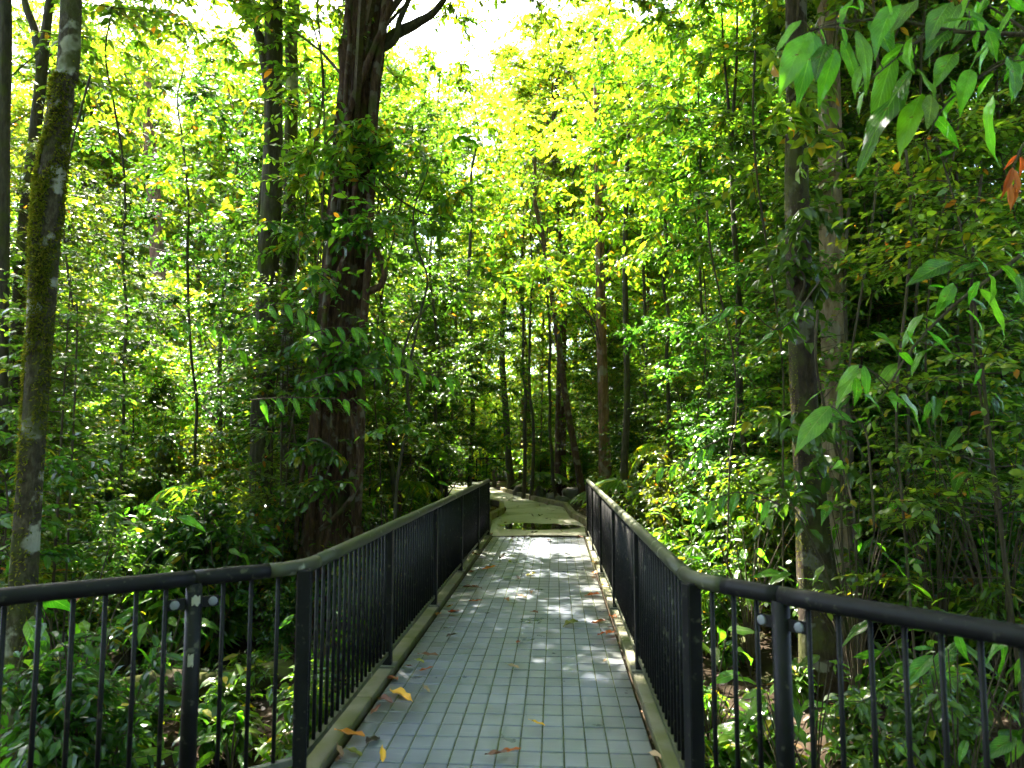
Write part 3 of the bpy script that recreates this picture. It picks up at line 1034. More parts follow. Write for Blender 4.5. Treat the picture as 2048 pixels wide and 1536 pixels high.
def shrub_template(seed, H, stems, ncl, tw, lpt, L, W, mat, kind='mid', spread=.5, tl=.3, curl=.3):
    rng = np.random.default_rng(seed)
    sticks, Cs = [], []
    for s in range(stems):
        a = rng.uniform(0, 6.28)
        top = np.array([math.cos(a) * spread * rng.uniform(.3, 1), math.sin(a) * spread * rng.uniform(.3, 1), H * rng.uniform(.65, 1)])
        P = spline([(0, 0, -.05), top * (.35, .35, .5) + rng.normal(0, .04, 3), top], 8)
        sticks.append(tube(P, np.linspace(.008 + .004 * H, .003, 8), 5, cap=False))
        tt = rng.uniform(.3, 1.0, ncl)
        Cs.append(np.stack([np.interp(tt, np.linspace(0, 1, 8), P[:, q]) for q in range(3)], -1))
    C = np.concatenate(Cs)
    lf, (E0, E1) = foliage(C, rng, tw, lpt, tl, L, W, kind, .4, None, .28, curl)
    st = merge(sticks + [thin_sticks(E0, E1, .003)])
    return [('stem', mesh_np('stem', st[0], st[1], M['twig'])),
            ('foliage', mesh_np('foliage', lf[0], lf[1], mat, lf[2]))]


def sapling_template(seed, H, sprays, L, W, mat, kind='kite', zlo=.3, spread=1.0, lpt=12, r0=.022, tw=3):
    rng = np.random.default_rng(seed)
    bend = rng.normal(0, .10 * H ** .7, 2)
    P = spline([(0, 0, -.05), (bend[0] * .3, bend[1] * .3, H * .4), (bend[0] * .5 + rng.normal(0, .08), bend[1] * .9, H * .75), (bend[0], bend[1], H)], 18)
    stem = tube(P, np.linspace(r0, r0 * .25, 18), 7)
    tt = np.sort(rng.uniform(zlo, 1, sprays))
    A = np.stack([np.interp(tt, np.linspace(0, 1, 18), P[:, q]) for q in range(3)], -1)
    an = np.arange(sprays) * 2.4 + rng.uniform(-.5, .5, sprays)
    ln_ = spread * (1.05 - .6 * tt) * rng.uniform(.6, 1.2, sprays)
    outd = np.stack([np.cos(an), np.sin(an), rng.uniform(-.05, .35, sprays)], -1)
    C = A + outd * ln_[:, None] * .55
    lf, (E0, E1) = foliage(C, rng, tw, lpt, .55 * spread, L, W, kind, .25, outd, .28)
    st = merge([stem, thin_sticks(A, C, r0 * .35), thin_sticks(E0, E1, r0 * .18)])
    return [('stem', mesh_np('stem', st[0], st[1], M['twig'], smooth_shade=True)),
            ('foliage', mesh_np('foliage', lf[0], lf[1], mat, lf[2]))]


def frond(rng, L, leaflet, n, arch, wid):
    """One pinnate frond along +X."""
    s = np.linspace(0, 1, 14)
    P = np.c_[L * s * (1 - .15 * arch * s), np.zeros(14), L * (arch * .9 * s - arch * 1.25 * s ** 2)]
    st = tube(P, np.linspace(.009, .002, 14) * (L / 1.2), 4, cap=False)
    ss = np.repeat(np.linspace(.14, .99, n), 2)
    B = np.stack([np.interp(ss, s, P[:, q]) for q in range(3)], -1)
    T = nrm(np.stack([np.interp(ss, s, np.gradient(P[:, q])) for q in range(3)], -1))
    sg = np.tile([1.0, -1.0], n)[:, None]
    D = T * .55 + np.array([0, 1.0, 0]) * sg + rng.normal(0, .08, (2 * n, 3)) - UP * .35
    ll = leaflet * np.clip(np.sin(np.pi * (ss * .82 + .14)), .15, 1) * rng.uniform(.85, 1.1, 2 * n)
    lf = leaves(B, D, UP + rng.normal(0, .15, (2 * n, 3)), ll, wid, rng, 'kite', .18, .12)
    return st, lf


def rotz(A, a):
    V = A[0] @ np.array([[math.cos(a), math.sin(a), 0], [-math.sin(a), math.cos(a), 0], [0, 0, 1]])
    return V, A[1], A[2]


def palm_template(seed, nf, L, leaflet, n, arch, wid, mat, z0=.0, trunk_r=0.0):
    """Palm or fern: a rosette, each frond a mesh of its own."""
    rng = np.random.default_rng(seed)
    parts = []
    if trunk_r:
        V, F, _ = tube([(0, 0, -.1), (.02, 0, z0 * .5), (0, 0, z0)], [trunk_r * 1.2, trunk_r, trunk_r * .9], 9)
        parts.append(('trunk', mesh_np('trunk', V, F, M['bark_brown'], smooth_shade=True)))
    for q in range(nf):
        st, lf = frond(rng, L * rng.uniform(.75, 1.1), leaflet, n, arch * rng.uniform(.7, 1.3), wid)
        A = merge([st, lf])
        A = rotz(A, q * 2.4 + rng.uniform(-.3, .3))
        A[0][:, 2] += z0
        parts.append(('frond', mesh_np('frond', A[0], A[1], mat, A[2])))
    return parts


def fan_template(seed, nf, R, mat, h=.9):
    """Fan palm: long stalks that each carry a pleated fan of blades."""
    rng = np.random.default_rng(seed)
    parts = []
    for q in range(nf):
        a = q * 2.4
        el = rng.uniform(.5, 1.2)
        top = np.array([math.cos(el), 0, math.sin(el)]) * h * rng.uniform(.7, 1.1)
        st = tube(spline([(0, 0, 0), top * .5 + (0, 0, .05), top], 6), np.linspace(.010, .006, 6), 4)
        nb = 20
        an = np.linspace(-2.5, 2.5, nb)
        ax = nrm(np.array([math.cos(el * .4), 0, -.25]))
        sd = np.array([0, 1.0, 0])
        D = np.cos(an)[:, None] * ax + np.sin(an)[:, None] * sd - UP * .15
        lf = leaves(np.repeat(top[None], nb, 0), D, np.repeat(np.cross(ax, sd)[None], nb, 0), R * rng.uniform(.9, 1.05, nb), R * .24, rng, 'kite', .12, .10)
        A = rotz(merge([st, lf]), a)
        parts.append(('frond', mesh_np('frond', A[0], A[1], mat, A[2])))
    return parts


PLANTS = []      # (root, kind phrase, px, y) for labels that single each one out


def plant(parts, name, cat, phrase, group, loc, rz, sc):
    t = thing(name, phrase, cat, loc, rz, sc, group)
    for pn, me in parts:
        o = new(pn, me, t)
        if pn == 'branches':
            o['kind'] = 'stuff'
    px = to_px((loc[0], loc[1], loc[2] + 1.0))[0]
    PLANTS.append([t, phrase, px, loc[1]])
    return t


# ------------------------------------------------------------------ the big individual trunks
def path_px(lst, y, dy=0.0):
    """lst of (px, py, width px) from the ground up -> points and radii at distance y."""
    P, R = [], []
    for q, (a, b, w) in enumerate(lst):
        p = at(a, b, y=y + dy * q)
        P.append(p)
        R.append(w / 2 / FPX * float((p - [0, 0, CAM_H]) @ _f) * .82)
    return np.array(P), np.array(R)


def big_tree(lst, y, label, bark, top=None, ridge=0.0, nr=9, moss=None, crownspec=None, seed=0, name='tree', dy=0.0, extra=None):
    rg = np.random.default_rng(seed + 100)
    if crownspec is None and top is not None and seed not in (8,):
        tz = max(top, at(*lst[-1][:2], y=y)[2] + 1.5) + .8
        crownspec = (1.5, tz - 3.4, tz + .6, 22, .13, .055, M['leaf_mid'])
    P, R = path_px(lst, y, dy)
    g0 = float(gh(P[0][0], P[0][1]))
    if P[0][2] > g0:
        d = P[1] - P[0]
        k_ = (g0 - .1 - P[0][2]) / d[2] if abs(d[2]) > .05 else 0
        P = np.vstack([P[0] + d * k_, P])
        R = np.r_[R[0] * (1.6 if R[0] > .1 else 1.2), R]
    if top is not None:
        top = max(top, P[-1][2] + 1.5)
        d = nrm(P[-1] - P[-2])
        d = nrm(d + np.array([0, 0, 1.0]))
        k_ = (top - P[-1][2]) / d[2]
        P = np.vstack([P, P[-1] + d * k_ * .5 + rg.normal(0, .12, 3), P[-1] + d * k_])
        R = np.r_[R, R[-1] * .8, R[-1] * .45]
    if name == 'slender_tree':
        mid_ = np.linspace(P[0], P[-1], 2 * len(P))
        zi = np.linspace(P[0][2], P[-1][2], 2 * len(P))
        Q = np.stack([np.interp(zi, P[:, 2], P[:, 0]), np.interp(zi, P[:, 2], P[:, 1]), zi], -1)
        Q[1:] += np.cumsum(rg.normal(0, .05, (len(Q) - 1, 3)) * [1, 1, 0], 0) * .8
        R = np.interp(np.linspace(0, 1, len(Q)), np.linspace(0, 1, len(R)), R) * .85
        P = Q
    base = np.array([P[0][0], P[0][1], min(P[0][2], g0 - .05)])
    P = P - base
    n = 150 if ridge > .15 else 80
    path = spline(P, n)
    rad = np.interp(np.linspace(0, 1, n), np.linspace(0, 1, len(R)), R)
    ph = rg.uniform(0, 6.28, 6)

    def rf(s, a):
        r = 1 + .05 * np.sin(2 * a + 6 * s + ph[0]) + .04 * np.sin(5 * a - 9 * s + ph[1]) + .03 * np.sin(3 * a + 31 * s + ph[2])
        if ridge:
            r = r + ridge * .22 * np.sin(nr * 2.3 * a + 5 * np.sin(23 * s + 3 * a)) * np.sin(61 * s + 7 * a) + ridge * .3 * np.sin(17 * s + 2 * a) * np.sin(4 * a - 29 * s)
            r = r + ridge * (np.abs(np.sin(nr / 2 * a + 2.2 * np.sin(7 * s + ph[3]) + ph[4])) - .5) + ridge * .4 * np.sin(nr * 1.7 * a + 12 * s)
        return r
    V, F, _ = tube(path, rad, 84 if ridge > .15 else 40 if ridge else 22, rf)
    t = thing(name, label, 'tree', base)
    new('trunk', mesh_np('trunk', V, F, M[bark], smooth_shade=True), t)
    for lo, hi, cnt, ln_ in (moss or ()):
        s = np.clip(rg.normal((lo + hi) / 2, (hi - lo) / 3.2, cnt), .01, .75)
        c = np.stack([np.interp(s, np.linspace(0, 1, n), path[:, q]) for q in range(3)], -1)
        rr = np.interp(s, np.linspace(0, 1, n), rad)
        a = rg.normal(3.6, 1.5, cnt)
        keep = np.sin(37 * s + 2 * a) + np.sin(81 * s - 3 * a) + rg.normal(0, .5, cnt) > -.35
        c, rr, a = c[keep], rr[keep], a[keep]
        cnt = len(a)
        o_ = np.c_[np.cos(a), np.sin(a), np.zeros(cnt)]
        D = o_ * .8 + np.array([0, 0, -.5]) + rg.normal(0, .5, (cnt, 3))
        lf = leaves(c + o_ * rr[:, None] * .97, D, o_ + rg.normal(0, .6, (cnt, 3)), ln_ * rg.uniform(.5, 1.3, cnt), ln_ * .4, rg, 'kite')
        new('moss', mesh_np('moss', lf[0], lf[1], M['moss'], lf[2]), t, kind='stuff')
    if crownspec:
        R_, zlo, zhi, ncl, L, W, mat = crownspec
        axis = lambda z: np.array([np.interp(z, path[:, 2], path[:, 0]), np.interp(z, path[:, 2], path[:, 1]), min(z, path[-1][2])])
        C = crown_clumps(rg, R_, zlo, zhi, ncl, .5)
        C[:, :2] += np.array([axis(z)[:2] for z in C[:, 2]])
        outw = nrm(np.c_[C[:, :2] - path[-1][:2], np.zeros(ncl)])
        lf, (E0, E1) = foliage(C, rg, 7, 12, .85 if R_ > 2 else .6, L, W, 'oval', .4, outw * .6, .3)
        near_ = np.hypot(C[:, 0] - path[-1][0], C[:, 1] - path[-1][1]) < .62 * R_
        br = merge(limbs(C[near_][:45], rg, axis, R[-1] * .7, .9) + [thin_sticks(E0, E1, .006)])
        new('branches', mesh_np('branches', br[0], br[1], M['twig']), t, kind='stuff')
        new('crown', mesh_np('crown', lf[0], lf[1], mat, lf[2]), t)
    if extra:
        for nm, pts, r_ in extra:
            q = np.array([p - base for p in pts])
            V, F, _ = tube(spline(q, 20), np.linspace(r_[0], r_[1], 20), 9, lambda s, a: 1 + .12 * np.sin(3 * a + 14 * s))
            new(nm, mesh_np(nm, V, F, M['bark_brown' if nm in ('vine', 'buttress') else 'bark_dark'], smooth_shade=True), t)
    return t, path + base, rad


Y1 = 4.7
big_tree([(25, 1530, 62), (45, 1200, 58), (70, 820, 50), (95, 420, 62), (125, 180, 48), (143, 0, 46)], Y1,
         'slim mossy trunk with pale lichen patches behind the left wing railing', 'bark_grey', 13.5, .05, 5, ((.36, .61, 16000, .032), (.05, .24, 5000, .028)),
         (3.4, 8.5, 14.5, 95, .15, .065, M['leaf_mid']), 1)
Y3 = 8.8
vt = lambda pts, y: [at(a, b, y=y) for a, b in pts]
bigt, big_path, big_rad = big_tree(
    [(658, 1110, 112), (664, 960, 98), (672, 800, 96), (690, 550, 92), (706, 320, 90), (722, 130, 94), (735, 0, 98)], Y3,
    'massive dark ribbed trunk wrapped in vines behind the left railing', 'bark_brown', 16.5, .20, 19, None,
    (4.8, 9.0, 17.0, 330, .14, .06, M['leaf_mid']), 3,
    extra=[('branch', vt([(745, 110), (790, 70), (835, 45), (862, 30), (895, -10)], Y3 - .1), (.085, .035)),
           ('branch', vt([(700, 215), (740, 120), (790, 80), (800, 40), (830, -30)], Y3 - .2), (.055, .03)),
           ('vine', vt([(622, 1080), (630, 900), (640, 760), (655, 560), (668, 400), (690, 250), (735, 130), (775, 30), (782, -40)], Y3 - .33), (.035, .045)),
           ('vine', vt([(715, 1050), (722, 850), (724, 700), (738, 500), (742, 330), (748, 180), (765, 60), (775, -40)], Y3 - .28), (.045, .055)),
           ('vine', vt([(640, 1060), (700, 1000), (722, 930), (700, 820), (650, 720), (655, 600), (700, 480), (712, 330), (690, 200), (700, 80), (690, -30)], Y3 - .42), (.028, .03)),
           ('vine', vt([(735, 585), (762, 570), (768, 540), (755, 505), (735, 480), (722, 440)], Y3 - .25), (.045, .03)),
           ('vine', vt([(590, 1100), (600, 980), (622, 850), (640, 700), (660, 520)], Y3 - .1), (.03, .02)),
           ('buttress', vt([(600, 1130), (622, 1040), (645, 900), (660, 740)], Y3 - .05), (.07, .03)),
           ('buttress', vt([(722, 1120), (712, 1030), (700, 900), (690, 740)], Y3 - .12), (.07, .03))])
big_tree([(22, 1180, 30), (28, 800, 28), (45, 500, 28), (62, 330, 26), (85, 130, 24), (100, 0, 18)], 8.2,
         'dark forked slim trunk left of the mossy trunk', 'bark_dark', 11, 0, 5, None, (2.2, 7.5, 12, 45, .14, .06, M['leaf_mid']), 5,
         extra=[('branch', vt([(84, 140), (72, 70), (55, 20), (40, -40)], 8.2), (.06, .035))])
big_tree([(520, 1120, 54), (524, 850, 50), (532, 650, 48), (545, 330, 44), (548, 0, 40)], 9.8,
         'near-black straight trunk left of the massive ribbed trunk', 'bark_dark', 15, .06, 7, None, (2.4, 10, 15.5, 60, .14, .06, M['leaf_mid']), 7,
         extra=[('branch', vt([(546, 230), (530, 120), (510, 40), (500, -30)], 9.8), (.09, .04))])
big_tree([(574, 1080, 36), (574, 800, 34), (577, 500, 32), (584, 200, 30), (588, 0, 28)], 10.4,
         'thin olive-brown trunk close beside the near-black trunk', 'bark_grey', 14, 0, 5, None, None, 8)
Y6 = 6.6
big_tree([(1640, 1200, 92), (1625, 1050, 74), (1612, 850, 64), (1600, 600, 60), (1594, 350, 55), (1594, 150, 52), (1592, 0, 48)], Y6,
         'straight mossy brown trunk rising behind the right wing railing', 'bark_moss', 14.5, .06, 7, ((.05, .55, 3500, .02),),
         (3.8, 8.0, 15.5, 140, .15, .065, M['leaf_mid']), 9)
big_tree([(1674, 1010, 60), (1668, 800, 56), (1664, 600, 54), (1660, 400, 52), (1658, 200, 46)], 7.9,
         'pale trunk just right of the straight mossy trunk', 'bark_pale', 12, .12, 9, None, (2.6, 7.5, 13, 70, .15, .065, M['leaf_mid']), 10)
big_tree([(1885, 980, 46), (1878, 700, 42), (1868, 480, 40), (1860, 250, 36)], 10.5,
         'reddish brown trunk half hidden in the dark right thicket', 'bark_red', 13, .08, 7, None, (3.0, 6, 14, 80, .15, .065, M['leaf_dark']), 11)
big_tree([(1165, 985, 18), (1150, 900, 16), (1132, 800, 15), (1112, 650, 14), (1090, 500, 13)], 19.0,
         'slim brown trunk leaning left beyond the right railing end', 'bark_brown', 10, 0, 5, None, (2.6, 5, 11, 60, .16, .07, M['leaf_sun']), 12)
big_tree([(1022, 980, 20), (1016, 900, 17), (1010, 800, 15), (1004, 690, 13)], 25.0,
         'dark trunk standing behind the timber post at the path bend', 'bark_dark', 11, 0, 5, None, (3, 5, 12.5, 60, .18, .08, M['leaf_sun']), 13)
big_tree([(1046, 985, 10), (1050, 850, 8), (1048, 700, 8)], 22.0, 'thin dark stem behind the leftmost rocks', 'bark_dark', 9, 0, 5, None, None, 14, 'slender_tree')
big_tree([(1062, 985, 9), (1066, 850, 8), (1068, 650, 7)], 21.5, 'thin pole-straight stem above the second rock', 'bark_dark', 9, 0, 5, None, None, 15, 'slender_tree')
big_tree([(1112, 970, 9), (1102, 850, 8), (1098, 690, 8)], 20.5, 'thin curved stem above the middle rocks', 'bark_dark', 8, 0, 5, None, None, 16, 'slender_tree')
big_tree([(1212, 1000, 34), (1210, 930, 30), (1208, 840, 27), (1204, 700, 24)], 17.0, 'stout reddish trunk right of the right railing end', 'bark_red', 12, .08, 7, None, (2.8, 5, 12.5, 60, .16, .07, M['leaf_sun']), 17)
big_tree([(1246, 1000, 20), (1250, 900, 18), (1254, 780, 16)], 15.0, 'dark slim trunk right of the stout reddish trunk', 'bark_dark', 9, 0, 5, None, None, 18)
big_tree([(1340, 1010, 12), (1345, 850, 11), (1350, 650, 10), (1352, 450, 9)], 12.5, 'thin dark stem rising over the middle of the right railing', 'bark_dark', 7, 0, 5, None, None, 19, 'slender_tree')
big_tree([(1462, 1040, 15), (1470, 880, 14), (1482, 700, 13), (1488, 500, 12)], 9.5, 'left one of two dark stems near the right rail bend', 'bark_dark', 7.5, 0, 5, None, None, 20, 'slender_tree')
big_tree([(1500, 1040, 15), (1497, 880, 14), (1494, 700, 12), (1478, 450, 10)], 9.8, 'right one of two dark stems near the right rail bend', 'bark_dark', 7.5, 0, 5, None, None, 21, 'slender_tree')
big_tree([(782, 1070, 10), (788, 900, 10), (795, 780, 9), (812, 660, 8), (835, 580, 6)], 8.6, 'thin dark stem forking right of the massive trunk', 'bark_dark', 5.2, 0, 5, None, None, 22, 'slender_tree',
         extra=[('branch', vt([(803, 715), (825, 650), (845, 625), (870, 600)], 8.6), (.016, .008))])
big_tree([(-4, 1150, 34), (2, 700, 32), (6, 300, 30), (10, 0, 28)], 7.0, 'dark trunk cut off by the left picture edge', 'bark_dark', 9, 0, 5, None, None, 23)
big_tree([(315, 900, 40), (318, 700, 36), (315, 520, 32), (300, 300, 28)], 20.0, 'orange-brown trunk in the sunny gap on the left', 'bark_red', 13, .08, 7, None, (1.8, 10.5, 14, 30, .14, .06, M['leaf_sun']), 24)
for q, (a, b, y, w, lab) in enumerate([(1700, 1715, 7.6, 12, 'leaning thin stem right of the straight mossy trunk'), (1760, 1750, 8.8, 14, 'dark thin stem among the right thicket leaves'),
                                       (1815, 1838, 7.2, 10, 'thin stem left of the reddish right trunk'), (1925, 1880, 8.0, 13, 'slanting dark stem right of the reddish trunk'),
                                       (1985, 2010, 9.0, 15, 'dark stem near the right picture edge'), (1555, 1540, 11.0, 14, 'dark thin stem left of the straight mossy trunk'),
                                       (1420, 1428, 12.0, 10, 'thin stem over the right rail before its bend'), (1290, 1300, 16.0, 12, 'slim stem among the sunny leaves right of the path'),
                                       (880, 872, 14.0, 10, 'thin stem over the far half of the left railing'), (935, 930, 18.0, 14, 'slim brown stem by the far end of the left railing'),
                                       (490, 497, 10.0, 10, 'thin stem left of the near-black trunk'), (250, 242, 9.5, 9, 'thin stem in the middle of the left thicket'),
                                       (400, 380, 11.5, 9, 'wiry stem right of the left thicket middle'), (610, 640, 9.4, 12, 'hanging root beside the massive ribbed trunk')]):
    big_tree([(a, 1060, w), ((a + b) / 2 + 4, 800, w * .9), (b, 520, w * .8), (b + 4, 300, w * .7)], y, lab, 'bark_dark', 6.5 + q % 3, 0, 5, None, None, 40 + q, 'slender_tree')

# ------------------------------------------------------------------ background trees, saplings, shrubs, ferns
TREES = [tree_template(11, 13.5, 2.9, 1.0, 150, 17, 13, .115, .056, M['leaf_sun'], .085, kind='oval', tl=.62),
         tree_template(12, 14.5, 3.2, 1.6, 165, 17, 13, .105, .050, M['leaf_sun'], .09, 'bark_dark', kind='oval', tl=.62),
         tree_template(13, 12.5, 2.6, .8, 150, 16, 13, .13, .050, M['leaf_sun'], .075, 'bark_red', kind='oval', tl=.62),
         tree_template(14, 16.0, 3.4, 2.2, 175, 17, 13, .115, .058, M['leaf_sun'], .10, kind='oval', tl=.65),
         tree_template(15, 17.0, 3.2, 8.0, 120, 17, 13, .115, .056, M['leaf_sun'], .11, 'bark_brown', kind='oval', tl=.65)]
SAPL = [sapling_template(21, 4.6, 48, .092, .042, M['leaf_mid'], 'oval', .12, 1.3, 15, .020, 6),
        sapling_template(22, 3.4, 40, .085, .038, M['leaf_dark'], 'oval', .12, 1.1, 14, .015, 6),
        sapling_template(23, 6.2, 64, .088, .040, M['leaf_olive'], 'oval', .15, 1.5, 16, .025, 6),
        sapling_template(24, 2.6, 28, .12, .052, M['leaf_dark'], 'mid', .12, .9, 11, .012, 4),
        sapling_template(25, 5.4, 48, .115, .054, M['leaf_dark'], 'oval', .15, 1.4, 13, .022, 5)]
SHRB = [shrub_template(31, 1.3, 8, 9, 4, 6, .095, .044, M['leaf_dark']),
        shrub_template(32, .9, 6, 7, 3, 5, .13, .060, M['leaf_dark']),
        shrub_template(33, 1.7, 9, 11, 4, 7, .080, .036, M['leaf_olive']),
        shrub_template(34, 1.1, 7, 8, 3, 6, .14, .036, M['leaf_mid'])]
FERN = [palm_template(41, 9, .75, .16, 20, .9, .024, M['leaf_mid']), palm_template(42, 8, 1.0, .18, 24, 1.0, .026, M['leaf_dark'])]
PALM = [palm_template(43, 9, 1.9, .42, 26, 1.1, .045, M['leaf_mid'], 1.5, .06), palm_template(44, 8, 1.6, .38, 22, .9, .05, M['leaf_dark'], .7, .05)]
FAN = [fan_template(45, 8, .55, M['leaf_mid'])]
SEED = [shrub_template(51, .45, 3, 4, 3, 3, .13, .060, M['leaf_dark'], spread=.2, tl=.14),
        shrub_template(52, .35, 3, 4, 3, 3, .11, .035, M['leaf_mid'], spread=.2, tl=.12)]

rg = np.random.default_rng(77)


def put(parts, name, cat, phrase, group, x, y, sc, rz=None):
    return plant(parts, name, cat, phrase, group, (x, y, float(gh(x, y)) - .03), rg.uniform(0, 6.28) if rz is None else rz, sc)


# background trees: px of the trunk, distance, template, scale
for px, y, k_, sc in [(-60, 20, 2, .95), (60, 27, 0, 1.15), (165, 31, 1, 1.25), (240, 30, 4, 1.0), (400, 33, 0, 1.15), (470, 27, 2, 1.2), (560, 29, 3, 1.15), (330, 38, 1, 1.25), (220, 36, 3, 1.35), (140, 38, 0, 1.5), (480, 40, 3, 1.5), (510, 36, 0, 1.25),
                      (640, 24, 1, 1.05), (735, 27, 3, 1.1), (800, 20, 2, .95), (850, 25, 0, .95), (920, 31, 1, .85), (975, 35, 2, .95), (1045, 33, 4, 1.1), (1090, 35, 1, 1.25), (1140, 36, 3, 1.35),
                      (1190, 26, 3, 1.1), (1235, 31, 0, 1.4), (1300, 24, 2, 1.15), (1370, 28, 3, 1.15), (1430, 23, 0, 1.1), (1490, 25, 1, 1.15), (1560, 18, 2, 1.0), (1330, 34, 1, 1.35), (1460, 33, 0, 1.35),
                      (1690, 19, 3, .95), (1760, 15, 1, .85), (1860, 18, 0, 1.0), (1950, 14, 2, .9), (2060, 17, 3, .9), (-170, 27, 3, 1.0), (2190, 15, 1, .9), (1610, 26, 1, 1.2), (20, 26, 4, 1.12), (130, 27, 4, 1.05), (400, 30, 4, 1.15), (490, 26, 4, 1.0), (735, 26, 4, .98), (1115, 24, 4, .95), (1060, 27, 4, 1.0), (1125, 25, 4, .95), (800, 24, 4, .9), (200, 31, 4, 1.2), (560, 27, 4, 1.1), (80, 29, 4, 1.1), (700, 30, 4, 1.1)]:
    x = at(px, 900, y=y)[0]
    put(TREES[k_], 'forest_tree', 'tree', 'sunlit leafy background tree', 'background trees of the forest', x, y, sc)

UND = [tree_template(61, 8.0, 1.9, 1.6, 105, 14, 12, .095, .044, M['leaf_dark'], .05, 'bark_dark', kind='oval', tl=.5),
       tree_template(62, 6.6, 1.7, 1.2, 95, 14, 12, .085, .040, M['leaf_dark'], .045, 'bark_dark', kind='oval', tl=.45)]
for px, y, k_, sc in [(805, 12.0, 0, .95), (890, 15.5, 1, .9), (470, 13, 0, 1.05), (560, 15.5, 1, 1.1), (1480, 12, 0, 1.0), (1545, 10.2, 1, 1.0), (1720, 9.8, 0, 1.0), (1830, 12.5, 0, 1.1), (1960, 9.6, 1, 1.15),
                      (690, 12, 1, 1.1), (40, 11, 1, 1.0), (2050, 11.5, 0, 1.0)]:
    x = at(px, 900, y=y)[0]
    put(UND[k_], 'understorey_tree', 'tree', 'dense dark understorey tree', 'dark understorey trees', x, y, sc)

SUNB = tree_template(71, 6.0, 2.1, .5, 120, 14, 12, .11, .05, M['leaf_sun'], .05, kind='oval', tl=.5)
for px, y, sc in [(205, 15, 1.0), (300, 17.5, .95), (120, 16, .9), (260, 12.5, .6)]:
    x = at(px, 900, y=y)[0]
    put(SUNB, 'sunlit_bush', 'bush', 'tall sunlit yellow-green bush', 'sunlit bushes in the left clearing', x, y, sc)

# saplings in the middle distance
for q in range(120):
    for _ in range(40):
        y = 5.2 + 15 * rg.random() ** 1.1
        px = rg.uniform(-150, 2200)
        x = at(px, 900, y=y)[0]
        if path_dist(x, y) > (2.5 if y < 13 else 2.2) and not (y < 8 and 130 < px < 640) and not (8 < y < 22 and 120 < px < 480 and rg.random() < .8) and not (y > 11 and 1030 < px < 1420 and rg.random() < .6) and not (560 < px < 760 and y < 8.6) and not (y < 7.5 and abs(px - 1600) < 60):
            break
    k_ = rg.integers(0, 5)
    put(SAPL[k_], 'sapling', 'sapling', ('leafy sapling', 'dark glossy sapling', 'tall leafy sapling', 'low broad-leaved sapling', 'dark large-leaved sapling')[k_],
        'saplings of the understorey', x, y, rg.uniform(.75, 1.15))
for q in range(150):
    for _ in range(40):
        y = 3.6 + 17 * rg.random() ** 1.2
        px = rg.uniform(-200, 2250)
        x = at(px, 900, y=y)[0]
        if path_dist(x, y) > (1.35 if y < 12 else 1.75) and not (y < 8.5 and 130 < px < 640 and rg.random() < .85) and not (y < 8 and px > 1380 and rg.random() < .75) and not (y < 6.2 and px < 180):
            break
    k_ = rg.integers(0, 4)
    put(SHRB[k_], 'shrub', 'shrub', ('glossy dark shrub', 'low broad-leaved shrub', 'bushy small-leaved shrub', 'narrow-leaved shrub')[k_],
        'shrubs of the forest floor', x, y, rg.uniform(.65, 1.15))
for q in range(110):
    for _ in range(40):
        y = 14 + 18 * rg.random()
        px = rg.uniform(-100, 2150) if q % 3 else rg.uniform(850, 1400)
        x = at(px, 900, y=y)[0]
        if path_dist(x, y) > 2.0 and not (y < 30 and 905 < px < 1050):
            break
    if q % 2:
        k_ = rg.integers(0, 4)
        put(SHRB[k_], 'shrub', 'shrub', ('glossy dark shrub', 'low broad-leaved shrub', 'bushy small-leaved shrub', 'narrow-leaved shrub')[k_],
            'shrubs of the forest floor', x, y, rg.uniform(.9, 1.5))
    else:
        k_ = rg.integers(0, 5)
        put(SAPL[k_], 'sapling', 'sapling', ('leafy sapling', 'dark glossy sapling', 'tall leafy sapling', 'low broad-leaved sapling', 'dark large-leaved sapling')[k_],
            'saplings of the understorey', x, y, rg.uniform(.8, 1.2))
for q in range(64):
    for _ in range(40):
        y = 7.5 + 9 * rg.random()
        px = rg.uniform(60, 640) if q % 4 else rg.uniform(1180, 1560)
        x = at(px, 900, y=y)[0]
        if path_dist(x, y) > 2.0:
            break
    k_ = rg.integers(0, 4)
    put(SHRB[k_], 'shrub', 'shrub', ('glossy dark shrub', 'low broad-leaved shrub', 'bushy small-leaved shrub', 'narrow-leaved shrub')[k_],
        'shrubs of the forest floor', x, y, rg.uniform(.9, 1.45))
for q in range(28):
    for _ in range(40):
        y = 4.0 + 16 * rg.random() ** 1.1
        px = rg.uniform(-150, 2200)
        x = at(px, 900, y=y)[0]
        if path_dist(x, y) > (1.5 if y < 12 else 1.8):
            break
    k_ = rg.integers(0, 2)
    put(FERN[k_], 'fern', 'fern', ('small bright fern', 'broad dark fern')[k_], 'ferns on the forest floor', x, y, rg.uniform(.6, 1.1))
for px, y, k_, sc in [(430, 10.5, 0, .9), (800, 12.5, 0, .6), (1930, 8.5, 0, .9), (1350, 14.5, 0, .8), (1110, 25, 0, .8), (1780, 9.5, 0, .7)]:
    x = at(px, 900, y=y)[0]
    put(PALM[k_], 'palm', 'palm', ('feather palm', 'low feather palm')[k_], 'small palms in the understorey', x, y, sc)
for px, y, sc in [(1088, 23.2, 1.0), (1830, 8.4, .8), (1240, 15.5, 1.1), (1990, 7.6, .9), (440, 8.2, .6)]:
    x = at(px, 900, y=y)[0]
    put(FAN[0], 'fan_palm', 'palm', 'fan palm', 'fan palms', x, y, sc)
